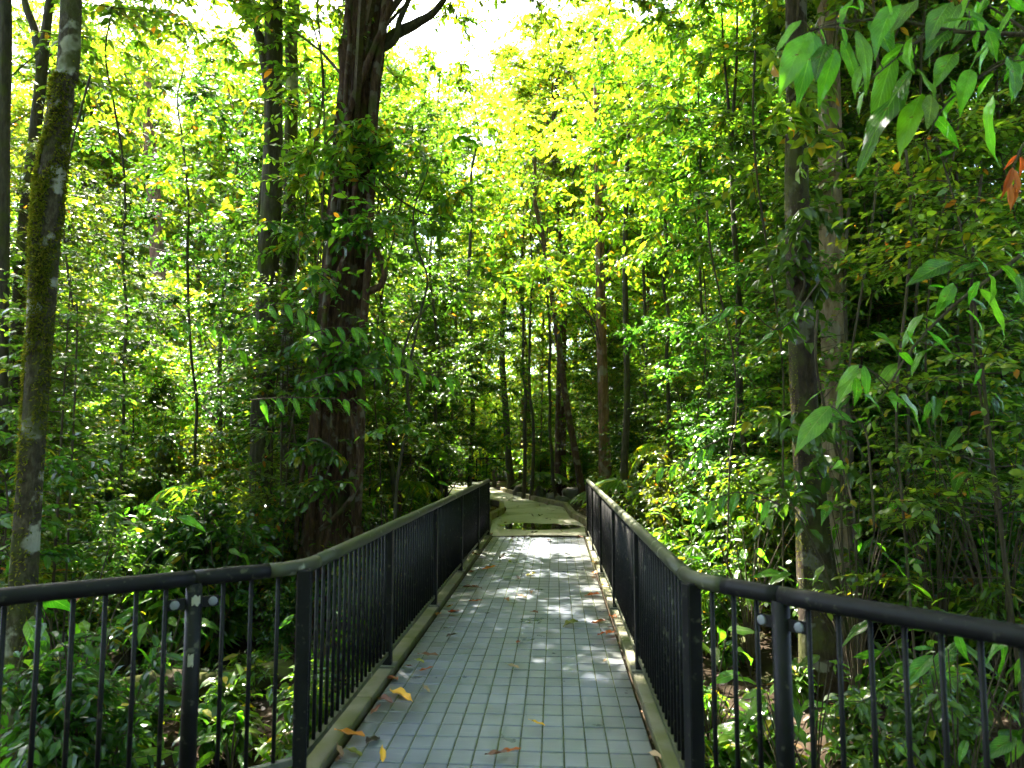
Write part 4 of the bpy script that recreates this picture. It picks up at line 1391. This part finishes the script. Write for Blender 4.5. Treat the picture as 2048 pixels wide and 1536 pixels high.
for q in range(210):
    for _ in range(40):
        y = 3.2 + 9 * rg.random()
        px = rg.uniform(-200, 2250)
        if q % 4 == 0:
            y, px = 3.5 + 3.5 * rg.random(), rg.uniform(1380, 2000) if q % 8 else rg.uniform(200, 640)
        x = at(px, 900, y=y)[0]
        if path_dist(x, y) > 1.15:
            break
    k_ = rg.integers(0, 2)
    put(SEED[k_], 'seedling', 'seedling', ('broad-leaved seedling', 'narrow-leaved seedling')[k_], 'seedlings on the forest floor', x, y, rg.uniform(.7, 1.3))

# closed wood behind everything: one uncountable mass
rg2 = np.random.default_rng(9)
nC = 2600
cy = rg2.uniform(36, 58, nC)
cx = rg2.uniform(-1, 1, nC) * (cy * .95)
top = 12 + 3.0 * np.sin(cx * .31 + 1) + 2.0 * np.sin(cx * .83) + .12 * (cy - 36)
cz = gh(cx, cy) + top * rg2.random(nC) ** .8
nX = 1100
cx, cy, cz = np.r_[cx, rg2.uniform(-34, 34, nX)], np.r_[cy, rg2.uniform(33.5, 37, nX)], np.r_[cz, 4.5 * rg2.random(nX)]
lf, _e = foliage(np.c_[cx, cy, cz], rg2, 6, 8, 1.5, .44, .20, 'kite', .5, None, .3)
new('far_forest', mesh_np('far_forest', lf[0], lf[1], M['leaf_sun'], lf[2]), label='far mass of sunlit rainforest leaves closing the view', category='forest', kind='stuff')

# unseen leaf mass overhead and behind the viewer, added to shade the walkway
nC = 1060
cx, cy = rg2.uniform(-14, 16, nC), rg2.uniform(-16, 15, nC)
cx[:260], cy[:260] = rg2.uniform(0, 13, 260), rg2.uniform(2, 16, 260)
cx[400:520], cy[400:520] = rg2.uniform(2.5, 9, 120), rg2.uniform(4, 13, 120)
cz = np.maximum(6.5, 3.6 + .72 * np.clip(cy, 0, 99)) + 5.5 * rg2.random(nC)
nB = 1300
bx, by = rg2.uniform(-18, 18, nB), rg2.uniform(-18, -5, nB)
bz = 13 * rg2.random(nB)
cx[260:310], cy[260:310] = rg2.uniform(-7, 1, 50), rg2.uniform(11, 19, 50)
cz[260:310] = 4.6 + .72 * cy[260:310] + 4 * rg2.random(50)
kp = ~((cx < -3.2) & (cy > 3.5))
cx, cy, cz = cx[kp], cy[kp], cz[kp]
ex, ey, ez = rg2.uniform(-6.5, -2, 70), rg2.uniform(5.5, 11, 70), rg2.uniform(9.5, 12.5, 70)
cx, cy, cz = np.r_[cx, ex], np.r_[cy, ey], np.r_[cz, ez]
C = np.concatenate([np.c_[cx, cy, cz], np.c_[bx, by, bz]])
lf, _e = foliage(C, rg2, 12, 8, 1.0, .29, .15, 'kite', .35, None, .3)
new('shade_canopy', mesh_np('shade_canopy', lf[0], lf[1], M['leaf_mid'], lf[2]), label='unseen rainforest leaves added overhead and behind the viewer for shade', category='shade_canopy', kind='stuff')

# leaf litter
nL = 24000
ly = 2.5 + 20 * rg2.random(nL) ** 1.3
lx = rg2.uniform(-1, 1, nL) * (ly * .85 + 2)
ok = (path_dist(lx, ly) > np.where(ly < 12.6, .0, 1.0)) | ((ly > 13) & (rg2.random(nL) < .25))
lx, ly = lx[ok], ly[ok]
B = np.c_[lx, ly, np.where(path_dist(lx, ly) < 1.15, np.maximum(gh(lx, ly) + .012, np.where(ly > 12.6, .024, -9)), gh(lx, ly) + .012)]
D = rg2.normal(size=(len(lx), 3)) * (1, 1, .15)
lf = leaves(B, D, UP + rg2.normal(0, .3, (len(lx), 3)), rg2.uniform(.04, .12, len(lx)), rg2.uniform(.018, .045, len(lx)), rg2, 'oval', -.12)
new('leaf_litter', mesh_np('leaf_litter', lf[0], lf[1], M['litter'], lf[2]), label='brown leaf litter covering the forest floor', category='leaf litter', kind='stuff')

# ------------------------------------------------------------------ broad leaves built one by one
def big_leaf_mesh(seed, mat, wr=.36, na=11, nw=4, curl=.25, wave=.02, fold=.10):
    """Unit-length leaf along +X, face up +Z, with pointed tip, folded midrib and wavy rim."""
    rg_ = np.random.default_rng(seed)
    s = np.linspace(0, 1, na)
    w = wr / 2 * np.clip(np.sin(np.pi * s ** .80) ** .85 * (1 - .45 * s ** 3), 0, 1)
    w[0] = .012
    w[-1] = .004
    a = np.linspace(-1, 1, 2 * nw + 1)
    ph = rg_.uniform(0, 6, 2)
    S, A_ = np.meshgrid(s, a, indexing='ij')
    Wd = w[:, None] * A_
    Z = -curl * S ** 2 + fold * np.abs(Wd) * 2 - .5 * Wd ** 2 / wr + wave * np.sin(13 * S + ph[0] + 2 * np.sign(A_)) * A_ ** 2
    V = np.stack([S * (1 - .1 * curl), Wd, Z], -1).reshape(-1, 3)
    k_ = 2 * nw + 1
    i = (np.arange(na - 1)[:, None] * k_ + np.arange(k_ - 1)[None, :]).reshape(-1, 1)
    n = na * k_
    return mesh_np('leaf', V, i + np.array([[0, k_, k_ + 1, 1]]), mat, {'lv': np.full(n, rg_.random()), 'across': A_.ravel(), 'along': S.ravel()}, True)


BIG = [big_leaf_mesh(q, M['leaf_big'], .29 + .035 * (q % 3), curl=.18 + .11 * (q % 4), fold=.10 + .08 * (q % 3), wave=.022) for q in range(6)]
BRI = [big_leaf_mesh(q + 20, M['leaf_bright'], .40, curl=.2 + .06 * q) for q in range(3)]
DRY_M = leaf_mat('dry_leaf', [(0, (.40, .12, .015)), (.6, (.52, .17, .02)), (1, (.58, .24, .04))], (1.5, 1.1, .6), .45, .35, .4)
YEL_M = leaf_mat('yellow_leaf', [(0, (.55, .28, .02)), (1, (.62, .36, .04))], (1.1, 1.0, .6), .45, .25, .4)
BRN_M = leaf_mat('brown_leaf', [(0, (.14, .06, .028)), (1, (.22, .10, .04))], (1.2, 1.0, .6), .5, .15, .4)
TAN_M = leaf_mat('tan_leaf', [(0, (.30, .21, .12)), (1, (.38, .27, .15))], (1.0, 1.0, .8), .6, .15, .3)
DRK_M = leaf_mat('dark_leaf', [(0, (.035, .025, .018)), (1, (.055, .036, .022))], (1.0, 1.0, .8), .6, .1, .3)
GRN_M = leaf_mat('green_leaf', [(0, (.16, .20, .03)), (1, (.22, .24, .04))], (1.4, 1.2, .6), .45, .25, .4)
DRY = [big_leaf_mesh(40 + q, DRY_M, .22, curl=-.2 + .3 * q, fold=.5) for q in range(3)]

rg3 = np.random.default_rng(31)


def leaf_part(parent, b, tip, hint=None, wscale=1.0, meshes=None):
    b, tip = np.asarray(b, float), np.asarray(tip, float)
    d = tip - b
    L = np.linalg.norm(d)
    x = d / L
    h = np.array([0, -.35, 1.0]) + rg3.normal(0, .35, 3) if hint is None else np.asarray(hint, float)
    z = h - x * (h @ x)
    z = z / np.linalg.norm(z)
    y = np.cross(z, x)
    meshes = meshes or BIG
    o = new('leaf', meshes[rg3.integers(0, len(meshes))], parent)
    org = np.array(parent.location)
    m = Matrix(((x[0] * L, y[0] * L * wscale, z[0] * L, b[0] - org[0]), (x[1] * L, y[1] * L * wscale, z[1] * L, b[1] - org[1]),
                (x[2] * L, y[2] * L * wscale, z[2] * L, b[2] - org[2]), (0, 0, 0, 1)))
    o.matrix_local = m
    return o


STEMS = {}


def stem_part(parent, pts, r0, r1, mat='twig', name='stem', n=14):
    org = np.array(parent.location)
    P = spline(np.array(pts, float) - org, n)
    if name == 'stem':
        STEMS.setdefault(parent.name, []).append(spline(np.array(pts, float), 60))
    V, F, _ = tube(P, np.linspace(r0, r1, n), 7 if name == 'stem' else 4)
    return new(name, mesh_np(name, V, F, M[mat], smooth_shade=True), parent)


def petiole(t, b):
    if t.name not in STEMS:
        return
    P = np.concatenate(STEMS[t.name])
    q = P[np.argmin(np.linalg.norm(P - b, axis=1))]
    if .01 < np.linalg.norm(q - b):
        stem_part(t, [q, (q + b) / 2 + np.array([0, 0, .012]), b], .0035, .0025, name='stalk', n=5)


def px_leaves(t, lst, org, sc, y, jit=.12, meshes=None, depth=.10, grow=1.0, **kw):
    for l in lst:
        yy = y + rg3.normal(0, jit)
        b = at(org[0] + l[0] / sc, org[1] + l[1] / sc, y=yy)
        e = at(org[0] + l[2] / sc, org[1] + l[3] / sc, y=yy + rg3.uniform(-depth, depth) - .04)
        petiole(t, b)
        leaf_part(t, b, b + (e - b) * grow, meshes=BRI if len(l) > 4 else meshes, **kw)


# overhanging branch, top right
p0 = at(2120, 70, y=3.1)
t = thing('overhanging_branch', 'near branch of large glossy drooping leaves reaching in at top right', 'branch', p0)
stem_part(t, [p0, at(1960, 66, y=3.05), at(1870, 56, y=3.0), at(1780, 38, y=3.0), at(1690, 45, y=2.95), at(1620, 62, y=2.9)], .011, .004)
stem_part(t, [at(1865, 56, y=3.0), at(1800, 110, y=2.95), at(1740, 160, y=2.9)], .006, .003)
stem_part(t, [at(2080, 105, y=3.15), at(2000, 130, y=3.1), at(1900, 200, y=3.05), at(1850, 280, y=3.0)], .007, .003)
stem_part(t, [at(2060, 66, y=3.15), at(1990, 20, y=3.2), at(1900, -30, y=3.2)], .007, .003)
px_leaves(t, [(455, 180, 318, 430), (490, 180, 425, 490), (510, 145, 640, 290), (560, 245, 490, 340), (605, 270, 525, 505), (640, 220, 750, 440), (610, 100, 700, 210),
              (720, 170, 860, 360), (800, 110, 930, 240), (940, 30, 800, 150), (1050, 0, 920, 135), (700, 0, 610, 100), (720, -20, 790, 70), (1030, 200, 950, 330),
              (1020, 390, 690, 830), (930, 300, 790, 620), (1075, 520, 950, 780), (1050, 380, 1195, 520), (1230, 170, 1100, 250), (1230, 20, 1110, 150), (1340, 60, 1560, 190),
              (1250, 300, 1170, 400), (1345, 380, 1300, 540), (1470, 520, 1340, 840), (1130, 520, 1140, 660, 1), (1380, 180, 1360, 270), (1550, 320, 1660, 450), (1600, 40, 1480, 150),
              (1290, 20, 1180, 140), (1640, 330, 1540, 440), (1450, -30, 1380, 90), (1560, -20, 1640, 60), (870, -30, 960, 60), (1170, 170, 1080, 330), (1440, 170, 1500, 300)],
          (1450, 0), 2.742, 3.0, grow=1.12, wscale=1.0)
for q in range(34):
    P = STEMS[t.name][q % 4]
    c = P[rg3.integers(3, 58)] + rg3.normal(0, .05, 3)
    L = rg3.uniform(.10, .19)
    e = c + L * nrm(np.array([rg3.uniform(-1, 1), rg3.uniform(-.3, .6), rg3.uniform(-1.1, .1)]))
    petiole(t, c)
    leaf_part(t, c, e)
# two more shaded branches on the right
p0 = at(2130, 430, y=3.9)
t = thing('overhanging_branch', 'shaded slanting branch with dark leaves across the right thicket', 'branch', p0)
br = spline([p0, at(2030, 520, y=3.8), at(1920, 600, y=3.75), at(1830, 690, y=3.7), at(1760, 800, y=3.7)], 14)
stem_part(t, br, .013, .004)
for q in range(38):
    c = br[rg3.integers(1, 14)] + rg3.normal(0, .10, 3)
    a = rg3.uniform(0, 6.28)
    L = rg3.uniform(.14, .26)
    leaf_part(t, c, c + L * np.array([math.cos(a) * .9, math.sin(a) * .5, rg3.uniform(-.75, .1)]))
px_leaves(t, [(890, 545, 940, 690), (870, 540, 735, 640), (1185, 470, 1075, 545), (1065, 560, 985, 620), (1200, 715, 1185, 830), (1300, 60, 1130, 110), (1330, 190, 1180, 140), (1450, 560, 1400, 640)],
          (1350, 500), 2.3625, 3.6)
p0 = at(1740, 930, y=3.9)
t = thing('overhanging_branch', 'sprig with a yellow-green leaf in front of the straight mossy trunk', 'branch', p0)
stem_part(t, [p0 + (.05, .1, -.35), p0, at(1725, 850, y=3.85), at(1660, 812, y=3.8)], .007, .003)
px_leaves(t, [(735, 740, 550, 910, 1), (735, 755, 860, 810), (760, 790, 725, 900, 1), (800, 800, 690, 800)], (1350, 500), 2.3625, 3.8)
p0 = at(1560, 660, y=4.6)
t = thing('overhanging_branch', 'thin leafy twig hanging left of the straight mossy trunk', 'branch', p0)
br = spline([at(1640, 560, y=4.7), p0, at(1480, 610, y=4.5), at(1400, 660, y=4.5)], 12)
stem_part(t, br, .006, .002)
for q in range(16):
    c = br[rg3.integers(2, 12)]
    a = rg3.uniform(0, 6.28)
    L = rg3.uniform(.10, .18)
    leaf_part(t, c, c + L * np.array([math.cos(a), math.sin(a) * .5, rg3.uniform(-.8, 0)]))
# hanging orange dead leaves
p0 = at(2035, 300, y=3.7)
t = thing('dead_leaf_cluster', 'bright orange dried leaves hanging at the right edge', 'leaf cluster', p0)
stem_part(t, [p0 + (.12, .05, .1), p0 + (.03, 0, .03), p0 + (-.02, 0, -.08)], .008, .004)
px_leaves(t, [(1600, 850, 1530, 930), (1620, 860, 1640, 960), (1575, 920, 1520, 1090), (1580, 930, 1600, 1080), (1560, 1000, 1545, 1170), (1590, 1010, 1600, 1130), (1570, 960, 1580, 1010)],
          (1450, 0), 2.742, 3.7, .04, DRY, .05, hint=(0, -1, .3))


def big_plant(label, px, y, lst=None, org=None, sc=1, n=0, L=.25, H=.6, bright=0):
    """Clump of single broad leaves on stalks that rise from one root."""
    x = at(px, 1300, y=y)[0]
    g0 = float(gh(x, y))
    t = thing('broad_leaved_plant', label, 'plant', (x, y, g0))
    root = np.array([x, y, g0])
    bases = []
    if lst:
        for l in lst:
            yy = y + rg3.normal(0, .12)
            b = at(org[0] + l[0] / sc, org[1] + l[1] / sc, y=yy)
            e = at(org[0] + l[2] / sc, org[1] + l[3] / sc, y=yy - .05)
            leaf_part(t, b, e, meshes=BRI if len(l) > 4 else None)
            bases.append(b)
    for q in range(n):
        a = q * 2.4 + rg3.uniform(-.4, .4)
        hh = H * rg3.uniform(.35, 1.0)
        r = H * rg3.uniform(.1, .35)
        b = root + np.array([math.cos(a) * r, math.sin(a) * r, hh])
        e = b + L * rg3.uniform(.7, 1.15) * np.array([math.cos(a), math.sin(a), rg3.uniform(-.7, .15)])
        leaf_part(t, b, e, meshes=BRI if rg3.random() < bright else None)
        bases.append(b)
    parts = [tube(spline([root - root, (b - root) * (.3, .3, .55), b - root], 6), np.linspace(.007, .003, 6), 5, cap=False) for b in bases]
    V, F, _ = merge(parts)
    new('stalks', mesh_np('stalks', V, F, M['twig']), t)


big_plant('large-leaved plant behind the right wing railing below its rail', 1900, 3.9,
          [(1390, 690, 1155, 890), (1450, 780, 1560, 910), (1570, 520, 1610, 740), (1990, 540, 1730, 660), (1900, 580, 1930, 860), (1380, 820, 1330, 920), (1500, 640, 1700, 720), (2040, 700, 2000, 900), (1250, 640, 1400, 620)], (1480, 1120), 3.606)
big_plant('low broad-leaved plant at the bottom right corner', 2000, 3.5,
          [(1990, 1280, 1740, 1420), (2030, 1300, 1950, 1480), (1100, 1300, 1240, 1440), (1180, 1290, 1300, 1480), (1950, 1100, 2050, 1180), (1640, 1300, 1560, 1440)], (1480, 1120), 3.606)
big_plant('bright leaves beside the right wing post', 1620, 4.6,
          [(575, 690, 415, 740, 1), (700, 1390, 845, 1440, 1), (560, 1380, 470, 1490, 1), (640, 1390, 620, 1480, 1), (200, 1030, 120, 1110), (230, 1030, 300, 1140), (530, 1000, 420, 1090), (560, 1080, 490, 1220), (640, 730, 780, 720), (680, 760, 690, 820)], (1480, 1120), 3.606)
big_plant('bright broad-leaved plant at the bottom left behind the railing', 240, 4.3, None, n=16, L=.24, H=.62, bright=.35)
big_plant('dark broad-leaved plant left of the left wing post', 120, 4.9, None, n=12, L=.22, H=.7)
big_plant('broad-leaved plant right of the left wing post', 470, 5.2, None, n=12, L=.20, H=.55, bright=.2)
big_plant('sunlit broad-leaved plant at the bend of the right railing', 1420, 5.6, None, n=16, L=.26, H=1.1, bright=.5)
big_plant('dark broad-leaved plant in front of the straight mossy trunk', 1560, 5.0, None, n=14, L=.24, H=.95)
big_plant('broad-leaved plant below the reddish right trunk', 1820, 5.2, None, n=14, L=.25, H=.9)
big_plant('large plant close to the right picture edge', 2020, 4.6, None, n=16, L=.30, H=1.3)
big_plant('leafy plant left of the mossy trunk at picture edge', -10, 4.2, None, n=12, L=.36, H=1.5, bright=.3)
big_plant('tall drooping plant just right of the slim mossy trunk', 150, 5.2, None, n=12, L=.30, H=1.9)
big_plant('broad-leaved plant between left railing and massive trunk', 640, 6.6, None, n=14, L=.22, H=.8)
big_plant('broad-leaved plant beside the far half of the right railing', 1330, 7.6, None, n=14, L=.24, H=.9, bright=.3)
big_plant('broad-leaved plant in the lower left thicket', 330, 6.4, None, n=14, L=.24, H=1.0)

big_plant('tall dark glossy plant right of the straight mossy trunk', 1710, 6.0, None, n=26, L=.22, H=2.3)
big_plant('tall dark glossy plant below the shaded slanting branch', 1880, 6.4, None, n=26, L=.22, H=2.5)
big_plant('tall glossy plant at the right edge below the orange leaves', 2000, 5.8, None, n=24, L=.24, H=2.6)
big_plant('tall glossy plant left of the straight mossy trunk', 1500, 7.4, None, n=26, L=.20, H=2.0)
big_plant('tall glossy plant in the left thicket centre', 260, 7.6, None, n=26, L=.22, H=1.9)
big_plant('tall glossy plant left of the near-black trunk', 430, 7.8, None, n=26, L=.20, H=1.7)
big_plant('tall glossy plant right of the massive trunk', 790, 9.4, None, n=26, L=.20, H=2.2)


# hanging lianas
for q, (a, b, c, d, y, lab) in enumerate([
        (1745, -20, 1700, 1000, 6.2, 'looping thin liana right of the straight mossy trunk'), (1790, 300, 1830, 1100, 5.4, 'thin hanging liana left of the tall glossy right plant'),
        (1900, 200, 1860, 1050, 7.0, 'liana hanging beside the reddish trunk'), (1960, 350, 1985, 1150, 5.6, 'thin liana near the right picture edge'),
        (1530, 100, 1545, 1000, 7.5, 'liana hanging left of the straight mossy trunk'), (1380, 200, 1392, 960, 11.0, 'thin liana above the middle right railing'),
        (640, -20, 590, 1060, 8.6, 'liana hanging left of the massive ribbed trunk'), (600, 150, 560, 1080, 9.2, 'wavy liana left of the near hanging root'),
        (800, 250, 760, 1020, 9.0, 'liana swinging right of the massive trunk'), (170, 150, 130, 760, 6.5, 'arching thin liana right of the slim mossy trunk'),
        (1650, 620, 1690, 1130, 5.9, 'pale thin liana curling at the foot of the straight trunk'), (1440, 420, 1452, 1010, 8.2, 'liana beside the two dark stems')]):
    P = [at(a + (c - a) * s_ + 26 * math.sin(5 * s_ + q), b + (d - b) * s_, y=y + .12 * math.sin(7 * s_ + q)) for s_ in np.linspace(0, 1, 9)]
    P[-1][2] = min(P[-1][2], float(gh(P[-1][0], P[-1][1])) + .02)
    t = thing('liana', lab, 'liana', P[-1], group='hanging lianas')
    stem_part(t, P, .011, .009, n=40)

# leafy vines on the massive trunk
def vine_clump(label, spots, seed, mat):
    rg_ = np.random.default_rng(seed)
    p0 = at(spots[0][0], spots[0][1], y=spots[0][2])
    t = thing('climbing_vine', label, 'vine', p0, group='leafy vines on the trunks')
    C = np.array([at(a, b, y=y) for a, b, y in spots]) - p0
    stem_part(t, C + p0, .014, .006, n=20)
    CC = np.repeat(C, 2, 0) + rg_.normal(0, .11, (len(C) * 2, 3))
    lf, (E0, E1) = foliage(CC, rg_, 5, 5, .34, .16, .075, 'mid', .5, np.tile([0, -.5, 0], (len(CC), 1)), .45, .3)
    new('foliage', mesh_np('foliage', lf[0], lf[1], mat, lf[2]), t)
    V, F, _ = thin_sticks(E0, E1, .003)
    new('twigs', mesh_np('twigs', V, F, M['twig']), t, kind='stuff')


vine_clump('leafy vine bunch high on the massive trunk, below the top branches', [(640, 300, 8.5), (680, 260, 8.2), (720, 250, 8.2), (690, 320, 8.2), (745, 310, 8.3), (790, 300, 8.5)], 1, M['leaf_mid'])
vine_clump('small leafy vine tuft halfway up the massive trunk', [(650, 455, 8.3), (685, 445, 8.2), (715, 470, 8.2)], 2, M['leaf_dark'])
vine_clump('dark leafy vine bunch low on the massive trunk', [(620, 690, 8.4), (660, 680, 8.2), (700, 690, 8.2), (740, 700, 8.2), (680, 750, 8.2), (650, 770, 8.2), (730, 760, 8.3)], 3, M['leaf_dark'])
vine_clump('leafy vine spilling right of the massive trunk at mid height', [(760, 360, 8.6), (800, 400, 8.7), (860, 430, 8.8), (900, 420, 8.9), (830, 470, 8.7)], 4, M['leaf_dark'])
vine_clump('leafy vine left of the massive trunk at top', [(625, 310, 9.0), (640, 230, 8.8), (630, 350, 9.0)], 5, M['leaf_mid'])


vine_clump('few vine leaves near the foot of the massive trunk', [(640, 880, 8.3), (665, 900, 8.2), (650, 960, 8.2)], 7, M['leaf_dark'])
vine_clump('leafy vine climbing the middle of the straight mossy trunk', [(1590, 620, 6.35), (1610, 560, 6.3), (1580, 500, 6.3), (1612, 440, 6.3)], 8, M['leaf_dark'])
vine_clump('leafy vine near the foot of the straight mossy trunk', [(1600, 960, 6.3), (1640, 900, 6.2), (1590, 860, 6.2)], 9, M['leaf_dark'])
vine_clump('leafy vine high on the straight mossy trunk', [(1570, 240, 6.3), (1600, 200, 6.3), (1640, 250, 6.3), (1580, 130, 6.4)], 10, M['leaf_mid'])


def spray(label, pts, y, n, L):
    P = spline([at(a, b, y=y + .05 * q) for q, (a, b) in enumerate(pts)], 16)
    t = thing('leaf_spray', label, 'leaf spray', P[0], group='long leaf sprays before the massive trunk')
    stem_part(t, P, .007, .003)
    for q in range(n):
        s = (q + .5) / n * 14 + 1
        c = np.array([np.interp(s, np.arange(16), P[:, z]) for z in range(3)])
        tg = nrm(P[min(15, int(s) + 1)] - P[max(0, int(s) - 1)])
        sd = (1 if q % 2 else -1)
        e = c + L * rg3.uniform(.8, 1.1) * nrm(tg * .55 + np.array([0, .55 * sd, -.6 + .25 * sd]))
        leaf_part(t, c, e, hint=(0, -.6, 1))
    leaf_part(t, P[-1], P[-1] + L * nrm(P[-1] - P[-2] + np.array([0, 0, -.03])), hint=(0, -.6, 1))


spray('long glossy leaf spray crossing the massive trunk, pointing right', [(610, 765), (660, 748), (720, 738), (800, 736)], 6.6, 11, .20)
spray('lower leaf spray crossing the massive trunk', [(500, 800), (570, 795), (640, 796), (715, 800)], 6.4, 12, .20)
spray('short leaf spray over the massive trunk, above the others', [(620, 668), (660, 655), (712, 655)], 6.8, 7, .22)
spray('arching leaf spray left of the massive trunk', [(480, 640), (540, 610), (590, 612), (625, 640)], 7.0, 9, .22)
spray('drooping feathery spray in the left thicket', [(330, 660), (380, 640), (440, 660), (480, 700)], 8.0, 12, .22)
spray('dark leaf spray right of the massive trunk', [(760, 660), (800, 700), (850, 745), (900, 755)], 7.6, 11, .24)
spray('leaf spray over the middle of the right railing', [(1440, 880), (1400, 900), (1350, 930), (1310, 935)], 6.4, 10, .18)
spray('leaf spray beside the straight mossy trunk at rail height', [(1560, 1010), (1500, 985), (1450, 990), (1410, 1010)], 5.2, 10, .17)

# ------------------------------------------------------------------ leaves lying on the deck
FALLEN = {'brown': BRN_M, 'orange': DRY_M, 'yellow': YEL_M, 'tan': TAN_M, 'dark': DRK_M, 'green': GRN_M}
FM = {k_: [big_leaf_mesh(60 + q, m_, .34 + .1 * q, 9, 3, curl=-.22 + .3 * q, wave=.05, fold=.35) for q in range(2)] for k_, m_ in FALLEN.items()}
lst = [(876, 1313, 'brown', .11), (838, 1345, 'orange', .08), (848, 1329, 'green', .07), (796, 1363, 'brown', .12), (780, 1385, 'yellow', .16), (756, 1400, 'brown', .12), (741, 1433, 'brown', .07),
       (730, 1476, 'orange', .12), (733, 1492, 'dark', .11), (693, 1503, 'green', .08), (685, 1519, 'tan', .08), (673, 1529, 'brown', .07), (766, 1529, 'yellow', .09), (999, 1508, 'orange', .08),
       (969, 1514, 'brown', .10), (1090, 1455, 'yellow', .07), (1038, 1339, 'tan', .08), (1208, 1327, 'tan', .06), (1296, 1510, 'tan', .08), (859, 1388, 'tan', .08), (824, 1335, 'brown', .07),
       (896, 1226, 'orange', .15), (874, 1233, 'orange', .10), (894, 1216, 'orange', .09), (937, 1204, 'orange', .10), (925, 1177, 'brown', .16), (892, 1277, 'dark', .08), (1038, 1285, 'orange', .08),
       (1076, 1228, 'brown', .08), (1053, 1198, 'tan', .12), (1011, 1199, 'brown', .08), (1062, 1184, 'brown', .08), (1038, 1160, 'dark', .10), (1071, 1148, 'green', .14), (1097, 1083, 'dark', .14),
       (1141, 1111, 'dark', .12), (998, 1120, 'dark', .16), (1155, 1246, 'green', .16), (1222, 1234, 'orange', .12), (1212, 1244, 'brown', .12), (1225, 1267, 'orange', .10), (1195, 1273, 'orange', .08),
       (1199, 1190, 'orange', .12), (1204, 1172, 'yellow', .12), (1184, 1147, 'orange', .12), (964, 1140, 'orange', .14), (940, 1145, 'brown', .12), (912, 1172, 'tan', .10), (1213, 1257, 'dark', .08), (1165, 1076, 'brown', .15),
       (985, 1070, 'brown', .18), (1062, 1066, 'dark', .12), (960, 1112, 'brown', .13), (1190, 1127, 'yellow', .14)]
lst.sort(key=lambda l: -l[1])
ordn = ['nearest', 'second nearest', 'third nearest', 'fourth nearest', 'fifth nearest', 'sixth nearest', 'seventh nearest', 'eighth nearest', 'ninth nearest', 'tenth nearest', 'eleventh nearest', 'twelfth nearest']
ordn += ['thirteenth nearest', 'fourteenth nearest', 'fifteenth nearest', 'sixteenth nearest', 'seventeenth nearest', 'eighteenth nearest']
cnt = {}
for px, py, c, L in lst:
    p = at(px, py, z=.008)
    kerb = p[0] < -1.09 or p[0] > .495
    if kerb:
        p = at(px, py, z=.038)
    k_ = cnt[c] = cnt.get(c, -1) + 1
    where = 'left kerb' if p[0] < -1.09 else 'right kerb' if p[0] > .495 else 'grey deck' if p[1] < 12.6 else 'path'
    o = new('fallen_leaf', FM[c][int(rg3.integers(0, 2))], label='%s fallen leaf lying on the %s, %s of that colour' % (c, where, ordn[k_]), category='leaf', group='fallen leaves on the boardwalk')
    o.location = p + np.array([0, 0, .012])
    o.rotation_euler = (rg3.normal(0, .12), rg3.normal(0, .12), rg3.uniform(0, 6.28))
    L *= 1.3
    o.scale = (L, L * rg3.uniform(.8, 1.2), L)

# ------------------------------------------------------------------ labels that single out each repeated plant
LAND = [(-9999, 40, 'left of the mossy trunk'), (40, 300, 'right of the mossy trunk'), (300, 515, 'left of the near-black trunk'), (515, 640, 'beside the near-black trunk'),
        (640, 760, 'behind the massive trunk'), (760, 985, 'behind the left railing'), (985, 1170, 'beyond the boardwalk end'), (1170, 1400, 'behind the right railing'),
        (1400, 1570, 'left of the straight trunk'), (1570, 1700, 'beside the straight trunk'), (1700, 1880, 'left of the reddish trunk'), (1880, 99999, 'at the right edge')]
NTH = ['', 'second ', 'third ', 'fourth ', 'fifth ', 'sixth ', 'seventh ', 'eighth ', 'ninth ', 'tenth ', 'eleventh ', 'twelfth ', 'thirteenth ', 'fourteenth ', 'fifteenth ', 'sixteenth ', 'seventeenth ', 'eighteenth ', 'nineteenth ', 'twentieth ', 'twenty-first ', 'twenty-second ']
buckets = {}
for rec in PLANTS:
    z_ = next(n_ for a, b, n_ in LAND if a <= rec[2] < b)
    buckets.setdefault((rec[1], z_), []).append(rec)
for (ph_, z_), recs in buckets.items():
    recs.sort(key=lambda r_: r_[3])
    for q, r_ in enumerate(recs):
        r_[0]['label'] = '%s %s%s' % (ph_, z_, '' if len(recs) == 1 else ', %snearest of its kind there' % NTH[min(q, 21)])
